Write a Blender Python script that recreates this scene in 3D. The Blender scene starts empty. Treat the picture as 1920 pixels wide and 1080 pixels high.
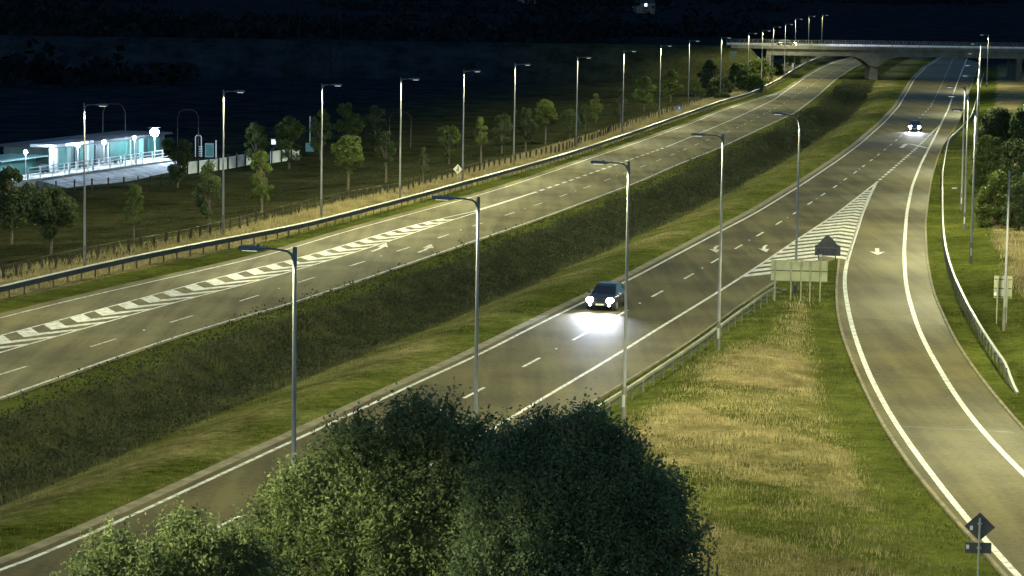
import bpy, bmesh, math, random
import numpy as np
from mathutils import Vector, Matrix

random.seed(7); rng = np.random.default_rng(7)
scene = bpy.context.scene
COL = scene.collection

# ------------------------------------------------------------------ camera
H = 19.0; F_PX = 5000.0; W, HT = 1920, 1080
PITCH = math.atan(561 / F_PX); ROLL = math.radians(0.85)
Fv = Vector((0, math.cos(PITCH), -math.sin(PITCH)))
R0 = Vector((1, 0, 0)); U0 = Vector((0, math.sin(PITCH), math.cos(PITCH)))
Rv = R0 * math.cos(ROLL) + U0 * math.sin(ROLL)
Uv = U0 * math.cos(ROLL) - R0 * math.sin(ROLL)
cam_d = bpy.data.cameras.new('camera'); cam = bpy.data.objects.new('camera', cam_d); COL.objects.link(cam)
cam_d.sensor_width = 36; cam_d.lens = F_PX / W * 36; cam_d.clip_start = 1; cam_d.clip_end = 30000
m = Matrix((Rv, Uv, -Fv)).transposed().to_4x4(); m.translation = Vector((0, 0, H)); cam.matrix_world = m
scene.camera = cam

# ------------------------------------------------------------------ world and exposure
scene.view_settings.view_transform = 'Standard'; scene.view_settings.look = 'None'
scene.view_settings.exposure = 0.0; scene.view_settings.gamma = 1.0
world = bpy.data.worlds.new("World"); scene.world = world; world.use_nodes = True
nt = world.node_tree; bg = nt.nodes['Background']
sky = nt.nodes.new('ShaderNodeTexSky'); sky.sky_type = 'NISHITA'; sky.sun_disc = False
sky.sun_elevation = math.radians(14); sky.sun_rotation = math.radians(180); sky.altitude = 50
tint = nt.nodes.new('ShaderNodeMix'); tint.data_type = 'RGBA'; tint.blend_type = 'MULTIPLY'; tint.inputs[0].default_value = 1
nt.links.new(sky.outputs[0], tint.inputs[6]); tint.inputs[7].default_value = (0.46, 0.80, 1.15, 1)
nt.links.new(tint.outputs[2], bg.inputs['Color']); bg.inputs['Strength'].default_value = 0.085
LAMP_W = 2020.0
LAMP_COL = (1.0, 0.96, 0.49)
MOON = 0.03
sun_d = bpy.data.lights.new('moonlight', 'SUN'); sun_d.energy = MOON; sun_d.angle = math.radians(0.5); sun_d.color = (0.45, 0.6, 1.0)
sun = bpy.data.objects.new('moonlight', sun_d); COL.objects.link(sun); sun.rotation_euler = (math.radians(38), 0, math.radians(-35))

# ------------------------------------------------------------------ pixel <-> world helpers
def ray(px, py):
    return Fv + Rv * ((px - W / 2) / F_PX) + Uv * ((HT / 2 - py) / F_PX)
def P(px, py, z=0.0):
    d = ray(px, py); t = (z - H) / d.z
    return Vector((d.x * t, d.y * t, z))
def PD(px, py, D):
    d = ray(px, py); t = D / d.y
    return Vector((d.x * t, D, H + d.z * t))
def line(pts, z=0.0, step=1.5, before=0.0, after=0.0, smooth=3):
    a = np.array([P(x, y, z)[:2] for x, y in pts])
    seg = np.hypot(*np.diff(a, axis=0).T); s = np.r_[0, np.cumsum(seg)]
    n = max(3, int(s[-1] / step) + 1); q = np.linspace(0, s[-1], n)
    b = np.c_[np.interp(q, s, a[:, 0]), np.interp(q, s, a[:, 1])]
    for _ in range(smooth):
        k = max(1, int(5 / step))
        c = b.copy()
        for i in range(1, n - 1):
            w = min(k, i, n - 1 - i); c[i] = b[i - w:i + w + 1].mean(0)
        b = c
    if before:
        k = min(25, n - 1); d = b[0] - b[k]; d /= np.hypot(*d)
        m_ = int(before / 4) + 1; b = np.vstack([b[0] + d * t for t in np.linspace(before, before / m_, m_)] + [b])
    if after:
        k = min(25, len(b) - 1); d = b[-1] - b[-1 - k]; d /= np.hypot(*d)
        m_ = int(after / 4) + 1; b = np.vstack([b] + [b[-1] + d * t for t in np.linspace(after / m_, after, m_)])
    return b
def normals(a):
    t = np.gradient(a, axis=0); t /= np.hypot(t[:, 0], t[:, 1])[:, None]
    return np.c_[t[:, 1], -t[:, 0]]            # to the right of travel (near -> far)
def off(a, d): return a + normals(a) * (d if np.isscalar(d) else np.asarray(d)[:, None])
def arclen(a): return np.r_[0, np.cumsum(np.hypot(*np.diff(a, axis=0).T))]
def at_s(a, s, q): return np.c_[np.interp(q, s, a[:, 0]), np.interp(q, s, a[:, 1])]
def project_s(a, p):
    s = arclen(a); best = (1e9, 0)
    for i in range(len(a) - 1):
        d = a[i + 1] - a[i]; L = np.hypot(*d); t = np.clip(np.dot(p - a[i], d) / (L * L), 0, 1)
        e = np.hypot(*(a[i] + d * t - p))
        if e < best[0]: best = (e, s[i] + t * L)
    return best[1]
def inside(pts, poly):
    r0 = np.zeros(len(pts), bool); lo, hi = poly.min(0), poly.max(0)
    k0 = np.where((pts[:, 0] > lo[0]) & (pts[:, 0] < hi[0]) & (pts[:, 1] > lo[1]) & (pts[:, 1] < hi[1]))[0]
    if len(k0): r0[k0] = _inside(pts[k0], poly)
    return r0
def _inside(pts, poly):
    x, y = pts[:, 0], pts[:, 1]; r = np.zeros(len(x), bool); n = len(poly)
    for i in range(n):
        x1, y1 = poly[i]; x2, y2 = poly[(i + 1) % n]
        if y1 == y2: continue
        c = ((y1 > y) != (y2 > y)); c &= x < (x2 - x1) * (y - y1) / (y2 - y1) + x1; r ^= c
    return r
def dist_to(pts, a):
    a = thin(a, 3)
    best = np.full(len(pts), 1e9)
    for i in range(len(a) - 1):
        d = a[i + 1] - a[i]; L2 = d @ d
        if L2 < 1e-9: continue
        v = pts - a[i]; t = np.clip((v @ d) / L2, 0, 1)
        e = v - t[:, None] * d; best = np.minimum(best, e[:, 0] ** 2 + e[:, 1] ** 2)
    return np.sqrt(best)
def thin(a, k): return np.vstack([a[::k], a[-1:]])
def smoothstep(x, a, b):
    t = np.clip((x - a) / (b - a), 0, 1); return t * t * (3 - 2 * t)

# ------------------------------------------------------------------ traced road geometry
LL = line([(0,597),(90,573),(213,545),(500,480),(640,437),(893,368),(993,337),(1107,297),(1200,266),(1300,230),(1347,210),(1410,189),(1457,176)], before=60, after=0)
HU = line([(0,630),(173,585),(257,562),(383,527),(530,492),(640,463),(683,448),(773,423),(827,410),(893,396)], before=40)
HL = line([(0,662),(80,638),(160,617),(243,592),(313,571),(383,553),(483,528),(640,482),(747,447),(813,424),(893,399)], before=40)
LD = line([(813,417),(893,396),(1007,360),(1100,328),(1143,313),(1200,293),(1247,277),(1300,255),(1367,227),(1410,207),(1453,186),(1473,171),(1510,145),(1540,127),(1567,116),(1590,110)], after=120)
LM = line([(0,703),(195,643),(340,599),(468,560),(575,525),(672,494),(750,470),(828,445),(892,422),(952,403),(1005,385),(1054,367),(1097,353),(1203,313),(1257,292),(1308,270),(1387,238),(1467,196),(1517,163),(1567,131),(1600,115)], before=50, after=100)
LR = line([(0,747),(213,672),(333,630),(443,597),(547,570),(640,538),(900,448),(993,417),(1093,380),(1200,340),(1267,310),(1350,277),(1433,238),(1490,212),(1532,180),(1568,148),(1600,127),(1620,118)], before=50, after=120)
RL = line([(0,1070),(100,1037),(339,925),(546,829),(662,776),(752,731),(907,663),(960,633),(1090,569),(1177,527),(1280,472),(1357,431),(1417,400),(1503,347),(1570,302),(1613,270),(1658,230),(1685,200),(1715,148),(1735,127),(1752,116)], before=50, after=120)
RM = line([(422,983),(600,890),(780,795),(890,737),(997,680),(1088,631),(1163,590),(1233,551),(1292,519),(1341,489),(1387,462),(1426,439),(1461,418),(1491,400),(1519,381),(1543,365),(1567,350),(1586,335),(1605,323),(1621,310),(1636,299),(1650,288),(1675,268),(1712,235),(1745,200),(1765,160),(1778,130)], before=60, after=120)
RR = line([(330,1155),(917,810),(993,762),(1167,660),(1193,642),(1347,548),(1403,512),(1490,453),(1567,402),(1643,343)], before=40)
RD = line([(1643,343),(1713,283),(1762,235)])
SL = line([(1906,1078),(1853,1022),(1810,972),(1737,878),(1675,791),(1627,700),(1598,618),(1586,560),(1582,523),(1590,483),(1602,447),(1617,400),(1633,363),(1643,343)], before=30)
SR = line([(1975,945),(1918,887),(1858,830),(1800,757),(1762,695),(1723,623),(1704,560),(1698,533),(1695,470),(1700,400),(1710,350),(1727,307),(1755,252),(1778,205),(1793,160),(1805,130)], before=40, after=120)
SE = line([(2010,905),(1918,806),(1872,753),(1819,685),(1786,632),(1754,560),(1750,553),(1738,487),(1735,420),(1745,343),(1757,300),(1768,273),(1800,225),(1815,180),(1828,140)], before=40, after=120)
KB = line([(1920,1125),(1850,1042),(1800,987),(1742,924),(1689,853),(1646,785),(1607,703),(1576,623),(1568,574),(1568,540),(1573,487)], before=30)
RE = line([(330,1235),(700,1005),(917,875),(1177,716),(1300,640),(1380,580),(1440,538),(1480,512),(1540,489),(1573,487)], before=40)
BL = line([(0,562),(213,510),(417,468),(560,441),(747,391),(870,356),(960,331),(1077,296),(1167,265),(1233,241),(1293,219),(1350,198),(1403,183),(1433,169),(1460,155),(1483,139),(1503,127),(1532,113),(1555,107)], before=60, after=100)
FL = line([(-60,545),(32,519),(83,504),(307,462),(367,449),(563,399),(673,374),(708,369),(838,335),(928,312),(1060,284),(1153,245),(1230,220),(1300,195),(1360,172)], before=50)
BR = line([(500,1160),(900,930),(1140,782),(1177,757),(1310,666),(1393,602),(1443,566),(1473,546)])
BS = line([(1908,742),(1870,690),(1836,636),(1802,572),(1785,530),(1773,487),(1768,444),(1767,388),(1767,337),(1773,300),(1779,270),(1797,255),(1822,225),(1832,190),(1840,160)], after=60)
RLo = off(RL, -0.45); RLk = off(RL, -1.0)
LLo = off(LL, -0.95)
# left edge of the left carriageway: the slip joins, then the line follows the merged lane
LE = np.vstack([LLo, off(LD, -1.0)[[i for i in range(len(LD)) if LD[i, 1] > LL[-1, 1] + 25]]])
LRo = off(LR, 0.4)

# ------------------------------------------------------------------ materials
def mat(name, col, rough=0.8, col2=None, scale=1.0, detail=4, bump=0.0, bscale=None, metal=0.0, spec=0.5, trans=0.0, fac=(0.35, 0.65)):
    mt = bpy.data.materials.new(name); mt.use_nodes = True; t = mt.node_tree; b = t.nodes['Principled BSDF']
    b.inputs['Roughness'].default_value = rough; b.inputs['Metallic'].default_value = metal
    b.inputs['Specular IOR Level'].default_value = spec
    b.inputs['Base Color'].default_value = (*col, 1)
    if col2 or bump:
        tc = t.nodes.new('ShaderNodeNewGeometry')
    if col2:
        n = t.nodes.new('ShaderNodeTexNoise'); n.inputs['Scale'].default_value = scale; n.inputs['Detail'].default_value = detail
        n.inputs['Roughness'].default_value = 0.65
        t.links.new(tc.outputs['Position'], n.inputs['Vector'])
        r = t.nodes.new('ShaderNodeValToRGB'); r.color_ramp.elements[0].position = fac[0]; r.color_ramp.elements[1].position = fac[1]
        r.color_ramp.elements[0].color = (*col, 1); r.color_ramp.elements[1].color = (*col2, 1)
        t.links.new(n.outputs[0], r.inputs[0]); t.links.new(r.outputs[0], b.inputs['Base Color'])
        mt['ramp'] = r.name
    if bump:
        n2 = t.nodes.new('ShaderNodeTexNoise'); n2.inputs['Scale'].default_value = bscale or scale; n2.inputs['Detail'].default_value = 3
        t.links.new(tc.outputs['Position'], n2.inputs['Vector'])
        bp = t.nodes.new('ShaderNodeBump'); bp.inputs['Strength'].default_value = 1.0; bp.inputs['Distance'].default_value = bump
        t.links.new(n2.outputs[0], bp.inputs['Height']); t.links.new(bp.outputs[0], b.inputs['Normal'])
    if trans:
        out = t.nodes['Material Output']; tr = t.nodes.new('ShaderNodeBsdfTranslucent'); mx = t.nodes.new('ShaderNodeMixShader')
        mx.inputs[0].default_value = trans
        if col2: t.links.new(r.outputs[0], tr.inputs[0])
        else: tr.inputs[0].default_value = (*col, 1)
        t.links.new(b.outputs[0], mx.inputs[1]); t.links.new(tr.outputs[0], mx.inputs[2]); t.links.new(mx.outputs[0], out.inputs[0])
    return mt
def emit(name, col, strength):
    mt = bpy.data.materials.new(name); mt.use_nodes = True; t = mt.node_tree; b = t.nodes['Principled BSDF']
    b.inputs['Base Color'].default_value = (*col, 1); b.inputs['Emission Color'].default_value = (*col, 1)
    b.inputs['Emission Strength'].default_value = strength
    return mt
def road_mat(name, c1, c2, rough, spec=0.3):
    mt = bpy.data.materials.new(name); mt.use_nodes = True; t = mt.node_tree; b = t.nodes['Principled BSDF']; N = t.nodes.new; L = t.links.new
    g = N('ShaderNodeNewGeometry')
    mp = N('ShaderNodeMapping'); mp.inputs['Rotation'].default_value = (0, 0, math.radians(16)); mp.inputs['Scale'].default_value = (0.9, 0.045, 1)
    L(g.outputs['Position'], mp.inputs[0])
    n1 = N('ShaderNodeTexNoise'); n1.inputs['Scale'].default_value = 1.0; n1.inputs['Detail'].default_value = 5; L(mp.outputs[0], n1.inputs['Vector'])
    n2 = N('ShaderNodeTexNoise'); n2.inputs['Scale'].default_value = 0.16; n2.inputs['Detail'].default_value = 5; L(g.outputs['Position'], n2.inputs['Vector'])
    n3 = N('ShaderNodeTexNoise'); n3.inputs['Scale'].default_value = 3.5; n3.inputs['Detail'].default_value = 6; n3.inputs['Roughness'].default_value = 0.8; L(g.outputs['Position'], n3.inputs['Vector'])
    a = N('ShaderNodeMath'); a.operation = 'ADD'; L(n1.outputs[0], a.inputs[0]); L(n2.outputs[0], a.inputs[1])
    a2 = N('ShaderNodeMath'); a2.operation = 'ADD'; L(a.outputs[0], a2.inputs[0]); L(n3.outputs[0], a2.inputs[1])
    a3 = N('ShaderNodeMath'); a3.operation = 'MULTIPLY'; a3.inputs[1].default_value = 0.3333; L(a2.outputs[0], a3.inputs[0])
    r = N('ShaderNodeValToRGB'); r.color_ramp.elements[0].position = 0.43; r.color_ramp.elements[1].position = 0.57
    r.color_ramp.elements[0].color = (*c1, 1); r.color_ramp.elements[1].color = (*c2, 1)
    L(a3.outputs[0], r.inputs[0]); L(r.outputs[0], b.inputs['Base Color'])
    b.inputs['Roughness'].default_value = rough; b.inputs['Specular IOR Level'].default_value = spec
    bp = N('ShaderNodeBump'); bp.inputs['Strength'].default_value = 0.6; bp.inputs['Distance'].default_value = 0.01
    L(n3.outputs[0], bp.inputs['Height']); L(bp.outputs[0], b.inputs['Normal'])
    return mt
def paint_mat(name, base, worn, thr):
    mt = bpy.data.materials.new(name); mt.use_nodes = True; t = mt.node_tree; b = t.nodes['Principled BSDF']; N = t.nodes.new; L = t.links.new
    g = N('ShaderNodeNewGeometry'); n = N('ShaderNodeTexNoise'); n.inputs['Scale'].default_value = 2.2; n.inputs['Detail'].default_value = 8; n.inputs['Roughness'].default_value = 0.75
    L(g.outputs['Position'], n.inputs['Vector'])
    r = N('ShaderNodeValToRGB'); r.color_ramp.elements[0].position = thr; r.color_ramp.elements[1].position = thr + 0.12
    r.color_ramp.elements[0].color = (*worn, 1); r.color_ramp.elements[1].color = (*base, 1)
    L(n.outputs[0], r.inputs[0]); L(r.outputs[0], b.inputs['Base Color']); b.inputs['Roughness'].default_value = 0.6
    return mt
M = {}
M['asphalt'] = road_mat('asphalt', (0.058, 0.050, 0.022), (0.126, 0.109, 0.047), 0.7, 0.10)
M['asphalt_left'] = road_mat('asphalt_left', (0.090, 0.078, 0.038), (0.185, 0.162, 0.075), 0.75, 0.08)
M['paint'] = paint_mat('road_paint', (0.68, 0.69, 0.66), (0.30, 0.28, 0.21), 0.41)
M['paint_worn'] = paint_mat('worn_road_paint', (0.62, 0.61, 0.54), (0.22, 0.21, 0.17), 0.42)
M['kerb'] = mat('kerb_concrete', (0.12, 0.105, 0.06), 0.9, (0.24, 0.21, 0.13), 1.2)
M['galv'] = mat('galvanised_steel', (0.42, 0.42, 0.42), 0.42, (0.55, 0.55, 0.54), 3.0, metal=0.55)
M['column'] = mat('column_steel', (0.21, 0.215, 0.235), 0.45, (0.29, 0.295, 0.315), 1.2, metal=0.2)
M['column_dark'] = mat('column_base_dark', (0.11, 0.105, 0.09), 0.6, (0.17, 0.16, 0.14), 2.0)  # lowest column section, darker than the shaft
M['head'] = mat('lantern_housing', (0.05, 0.075, 0.10), 0.45, (0.08, 0.11, 0.14), 6.0)
M['lens'] = emit('lamp_lens', (1.0, 0.95, 0.78), 0.7)
M['lens_flat'] = emit('lamp_lens_flat', (1.0, 0.95, 0.78), 3.0)
M['timber'] = mat('weathered_timber', (0.022, 0.017, 0.012), 0.9, (0.05, 0.04, 0.03), 5.0)
M['rail_face'] = mat('shaded_rail', (0.05, 0.052, 0.05), 0.6, (0.10, 0.10, 0.095), 0.8)  # dark colour stands in for the unlit side of the rails
M['rail_top'] = mat('lit_rail_edge', (0.36, 0.36, 0.33), 0.5, (0.48, 0.48, 0.44), 1.0)  # bright colour stands in for lamp light on the rail tops
M['rail_dull'] = mat('dull_galvanised_rail', (0.13, 0.135, 0.11), 0.6, (0.22, 0.22, 0.18), 0.8)
M['wire'] = mat('fence_wire', (0.05, 0.05, 0.045), 0.6)
M['bark'] = mat('bark', (0.07, 0.055, 0.04), 0.9, (0.16, 0.13, 0.10), 5.0)
M['sign_back'] = mat('sign_back_aluminium', (0.22, 0.23, 0.15), 0.6, (0.30, 0.31, 0.21), 1.2)
M['sign_dark'] = mat('sign_back_dark', (0.045, 0.045, 0.05), 0.55, (0.07, 0.07, 0.078), 3.0)
M['sticker'] = mat('white_sticker', (0.75, 0.75, 0.78), 0.5)
M['black'] = mat('black_trim', (0.015, 0.015, 0.017), 0.5)
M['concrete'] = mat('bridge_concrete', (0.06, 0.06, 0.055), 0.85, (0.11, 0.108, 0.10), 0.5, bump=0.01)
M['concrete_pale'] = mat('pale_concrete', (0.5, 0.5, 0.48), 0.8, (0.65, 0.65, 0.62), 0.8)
M['white_steel'] = mat('white_painted_steel', (0.75, 0.76, 0.75), 0.5)
M['yellow'] = mat('sign_yellow', (0.85, 0.80, 0.62), 0.5)
M['blue'] = mat('sign_blue', (0.05, 0.12, 0.5), 0.5)
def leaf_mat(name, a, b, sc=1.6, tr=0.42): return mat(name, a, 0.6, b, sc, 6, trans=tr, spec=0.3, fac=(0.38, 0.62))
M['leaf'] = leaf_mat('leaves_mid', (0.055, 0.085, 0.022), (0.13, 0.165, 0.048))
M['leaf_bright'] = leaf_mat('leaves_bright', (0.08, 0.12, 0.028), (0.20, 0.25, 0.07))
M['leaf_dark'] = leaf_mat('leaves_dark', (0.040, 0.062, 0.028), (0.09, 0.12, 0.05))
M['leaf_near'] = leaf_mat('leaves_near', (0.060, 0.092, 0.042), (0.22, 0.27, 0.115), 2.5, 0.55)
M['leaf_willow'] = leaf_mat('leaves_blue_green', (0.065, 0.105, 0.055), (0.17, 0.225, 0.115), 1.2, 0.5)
M['ditch_leaf'] = leaf_mat('ditch_leaves', (0.014, 0.022, 0.009), (0.045, 0.056, 0.025), 0.9)
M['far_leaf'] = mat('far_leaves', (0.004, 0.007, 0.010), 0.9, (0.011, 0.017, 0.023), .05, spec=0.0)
M['dry'] = mat('dry_grass_blades', (0.17, 0.145, 0.058), 0.85, (0.54, 0.445, 0.23), 0.55, 9, trans=0.2, fac=(0.36, 0.64))
M['green_blades'] = mat('green_grass_blades', (0.042, 0.058, 0.010), 0.85, (0.185, 0.205, 0.045), 0.8, 9, trans=0.2, fac=(0.36, 0.64))
M['weeds'] = mat('dark_weeds', (0.022, 0.030, 0.012), 0.85, (0.110, 0.115, 0.050), 0.5, 9, trans=0.15, fac=(0.36, 0.64))

# ground: vegetation zones come from where the plants grow (attribute 'zone': r dry, g weeds, b field; alpha paints far land night-dark)
def ground_material():
    mt = bpy.data.materials.new('grass_ground'); mt.use_nodes = True; t = mt.node_tree; b = t.nodes['Principled BSDF']; N = t.nodes.new; L = t.links.new
    g = N('ShaderNodeNewGeometry'); at = N('ShaderNodeAttribute'); at.attribute_name = 'zone'
    sp = N('ShaderNodeSeparateColor'); L(at.outputs['Color'], sp.inputs[0])
    def noise(s, d=6, r=0.7):
        n = N('ShaderNodeTexNoise'); n.inputs['Scale'].default_value = s; n.inputs['Detail'].default_value = d; n.inputs['Roughness'].default_value = r
        L(g.outputs['Position'], n.inputs['Vector']); return n.outputs[0]
    def ramp(f, c1, c2, lo=0.38, hi=0.62):
        r = N('ShaderNodeValToRGB'); r.color_ramp.elements[0].position = lo; r.color_ramp.elements[1].position = hi
        r.color_ramp.elements[0].color = (*c1, 1); r.color_ramp.elements[1].color = (*c2, 1); L(f, r.inputs[0]); return r.outputs[0]
    fine = noise(1.7, 10, 0.85); mid = noise(0.16, 6, 0.75); 
    avg = N('ShaderNodeMath'); avg.operation = 'ADD'; L(fine, avg.inputs[0]); L(mid, avg.inputs[1])
    hf = N('ShaderNodeMath'); hf.operation = 'MULTIPLY'; hf.inputs[1].default_value = 0.5; L(avg.outputs[0], hf.inputs[0])
    green = ramp(hf.outputs[0], (0.030, 0.042, 0.008), (0.152, 0.172, 0.040), 0.40, 0.60)
    dry = ramp(hf.outputs[0], (0.080, 0.070, 0.030), (0.40, 0.33, 0.175), 0.40, 0.60)
    weeds = ramp(hf.outputs[0], (0.022, 0.030, 0.012), (0.100, 0.105, 0.044), 0.40, 0.60)
    field = ramp(hf.outputs[0], (0.012, 0.018, 0.006), (0.080, 0.080, 0.036), 0.39, 0.61)
    def mixz(f, c1, c2, sharp=0.22):
        # break the zone edge up with noise
        ad = N('ShaderNodeMath'); ad.operation = 'ADD'; L(f, ad.inputs[0]); L(hf.outputs[0], ad.inputs[1])
        mr = N('ShaderNodeMapRange'); mr.inputs[1].default_value = 1.0 - sharp; mr.inputs[2].default_value = 1.0 + sharp; L(ad.outputs[0], mr.inputs[0])
        mx = N('ShaderNodeMix'); mx.data_type = 'RGBA'; L(mr.outputs[0], mx.inputs[0]); L(c1, mx.inputs[6]); L(c2, mx.inputs[7]); return mx.outputs[2]
    c = mixz(sp.outputs[2], green, field); c = mixz(sp.outputs[0], c, dry); c = mixz(sp.outputs[1], c, weeds)
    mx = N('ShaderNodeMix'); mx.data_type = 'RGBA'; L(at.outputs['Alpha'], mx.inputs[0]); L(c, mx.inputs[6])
    L(ramp(mid, (0.007, 0.012, 0.017), (0.018, 0.028, 0.038), 0.4, 0.6), mx.inputs[7]); c = mx.outputs[2]  # far land coloured blue-black to stand in for unlit night ground
    L(c, b.inputs['Base Color']); b.inputs['Roughness'].default_value = 1.0; b.inputs['Specular IOR Level'].default_value = 0.0
    bp = N('ShaderNodeBump'); bp.inputs['Strength'].default_value = 1; bp.inputs['Distance'].default_value = 0.15
    L(fine, bp.inputs['Height']); L(bp.outputs[0], b.inputs['Normal'])
    return mt
M['ground'] = ground_material()

# ------------------------------------------------------------------ object helpers
def fast_mesh(name, verts, faces, mt, smooth=False, mats=None, midx=None):
    me = bpy.data.meshes.new(name); v = np.asarray(verts, np.float32).reshape(-1, 3)
    if isinstance(faces, np.ndarray):
        k = faces.shape[1]; me.vertices.add(len(v)); me.vertices.foreach_set('co', v.ravel())
        me.loops.add(faces.size); me.loops.foreach_set('vertex_index', faces.ravel().astype(np.int32))
        me.polygons.add(len(faces)); me.polygons.foreach_set('loop_start', np.arange(0, faces.size, k, dtype=np.int32))
        me.polygons.foreach_set('loop_total', np.full(len(faces), k, np.int32)); me.update(calc_edges=True)
    else:
        me.from_pydata(v.tolist(), [], faces); me.update()
    if mt: me.materials.append(mt)
    if smooth: me.polygons.foreach_set('use_smooth', np.ones(len(me.polygons), bool))
    return me
def obj(name, me, parent=None, label=None, cat=None, group=None, kind=None, loc=None, rot=None):
    o = bpy.data.objects.new(name, me); COL.objects.link(o)
    if parent: o.parent = parent
    if loc is not None: o.location = loc
    if rot is not None: o.rotation_euler = rot
    if label: o['label'] = label
    if cat: o['category'] = cat
    if group: o['group'] = group
    if kind: o['kind'] = kind
    return o
def thing(name, label, cat, loc=(0, 0, 0), rz=0.0, group=None):
    return obj(name, None, None, label, cat, group, None, loc, (0, 0, rz))
class MB:
    def __init__(s): s.v = []; s.f = []
    def box(s, c, d, rz=0.0, taper=1.0):
        cx, cy, cz = c; x, y, z = [k / 2 for k in d]; ca, sa = math.cos(rz), math.sin(rz); n = len(s.v)
        for k, (sx, sy, sz) in enumerate([(-1,-1,-1),(1,-1,-1),(1,1,-1),(-1,1,-1),(-1,-1,1),(1,-1,1),(1,1,1),(-1,1,1)]):
            tp = taper if sz > 0 else 1; px, py = sx * x * tp, sy * y * tp
            s.v.append((cx + px * ca - py * sa, cy + px * sa + py * ca, cz + sz * z))
        s.f += [tuple(n + i for i in q) for q in [(0,3,2,1),(4,5,6,7),(0,1,5,4),(1,2,6,5),(2,3,7,6),(3,0,4,7)]]; return s
    def tube(s, pts, r, n=10, cap=True):
        pts = [Vector(p) for p in pts]; rs = r if isinstance(r, (list, tuple)) else [r] * len(pts); b = len(s.v)
        prev = None
        for i, p in enumerate(pts):
            t = (pts[min(i + 1, len(pts) - 1)] - pts[max(i - 1, 0)]).normalized()
            ref = prev if prev is not None else (Vector((1, 0, 0)) if abs(t.x) < 0.9 else Vector((0, 1, 0)))
            u = (ref - t * ref.dot(t)).normalized(); w = t.cross(u); prev = u
            for k in range(n):
                a = 2 * math.pi * k / n; s.v.append(tuple(p + (u * math.cos(a) + w * math.sin(a)) * rs[i]))
        for i in range(len(pts) - 1):
            for k in range(n):
                a, c = b + i * n + k, b + i * n + (k + 1) % n; s.f.append((a, c, c + n, a + n))
        if cap:
            s.f.append(tuple(b + k for k in range(n))[::-1]); e = b + (len(pts) - 1) * n; s.f.append(tuple(e + k for k in range(n)))
        return s
    def prism(s, poly, axis, a0, a1):
        # poly: list of (u,v); axis 'y' -> (u, a, v); 'x' -> (a, u, v); 'z' -> (u, v, a)
        n = len(poly); b = len(s.v)
        for a in (a0, a1):
            for u, v in poly: s.v.append({'y': (u, a, v), 'x': (a, u, v), 'z': (u, v, a)}[axis])
        s.f.append(tuple(b + i for i in range(n))); s.f.append(tuple(b + n + i for i in range(n))[::-1])
        for i in range(n):
            j = (i + 1) % n; s.f.append((b + i, b + n + i, b + n + j, b + j))
        return s
    def build(s, name, mt, parent=None, smooth=False, bevel=0, **kw):
        me = fast_mesh(name, s.v, s.f, mt)
        bm = bmesh.new(); bm.from_mesh(me)
        if bevel: bmesh.ops.bevel(bm, geom=[e for e in bm.edges], offset=bevel, segments=2, affect='EDGES', clamp_overlap=True)
        bmesh.ops.recalc_face_normals(bm, faces=bm.faces); bm.to_mesh(me); bm.free()
        if smooth:
            me.polygons.foreach_set('use_smooth', np.ones(len(me.polygons), bool))
            try: me.set_sharp_from_angle(angle=math.radians(40))
            except Exception: pass
        return obj(name, me, parent, **kw)
def poly_sheet(name, pts, z, mt, parent=None, **kw):
    bm = bmesh.new(); vs = [bm.verts.new((x, y, z)) for x, y in pts]; f = bm.faces.new(vs)
    bmesh.ops.triangulate(bm, faces=[f], ngon_method='EAR_CLIP')
    for f in bm.faces:
        if f.normal.z < 0: f.normal_flip()
    me = bpy.data.meshes.new(name); bm.to_mesh(me); bm.free(); me.materials.append(mt)
    return obj(name, me, parent, **kw)
def ribbon(mb, a, w, z):
    """flat strip of width w along the polyline a"""
    L_, R_ = off(a, -w / 2), off(a, w / 2); b = len(mb.v)
    for i in range(len(a)): mb.v += [(*L_[i], z), (*R_[i], z)]
    for i in range(len(a) - 1): mb.f.append((b + 2 * i, b + 2 * i + 1, b + 2 * i + 3, b + 2 * i + 2))
def sweep(mb, a, prof, z0=0.0, closed=True):
    """profile (side offset, height) swept along polyline a; z0 may be an array"""
    n = len(prof); b = len(mb.v); N_ = normals(a); z0 = np.broadcast_to(z0, len(a))
    for i in range(len(a)):
        for u, h in prof: mb.v.append((a[i, 0] + N_[i, 0] * u, a[i, 1] + N_[i, 1] * u, z0[i] + h))
    for i in range(len(a) - 1):
        for k in range(n if closed else n - 1):
            j = (k + 1) % n; mb.f.append((b + i * n + k, b + i * n + j, b + (i + 1) * n + j, b + (i + 1) * n + k))
    if closed: mb.f.append(tuple(b + k for k in range(n))); mb.f.append(tuple(b + (len(a) - 1) * n + k for k in range(n))[::-1])

# ------------------------------------------------------------------ ground
Y_BR = 603.0                                  # overpass centre line
X_AB0, X_AB1 = 57.5, 112.0                    # abutments
paveL = np.vstack([LE, LRo[::-1]])
zpL = np.vstack([thin(LE, 4), thin(LRo, 4)[::-1]]); zmed = np.vstack([thin(LRo, 4), thin(RLk, 4)[::-1]])
zpR = np.vstack([thin(RLk, 4), thin(SE, 4)[::-1], thin(KB, 3), thin(RE, 3)[::-1]]); ztri = np.vstack([thin(RE, 3), thin(KB, 3)[::-1]])
paveR = np.vstack([RLk, SE[::-1], KB, RE[::-1]])
median = np.vstack([LRo, RLk[::-1]])
tri = np.vstack([RE, KB[::-1]])
LEFT_ALL = np.vstack([thin(LE, 4), [[-400, LE[-1, 1]]], [[-400, LE[0, 1]]]])
SEr = np.vstack([thin(SE, 4), [[500, SE[-1, 1]]], [[500, SE[0, 1]]]])
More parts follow.
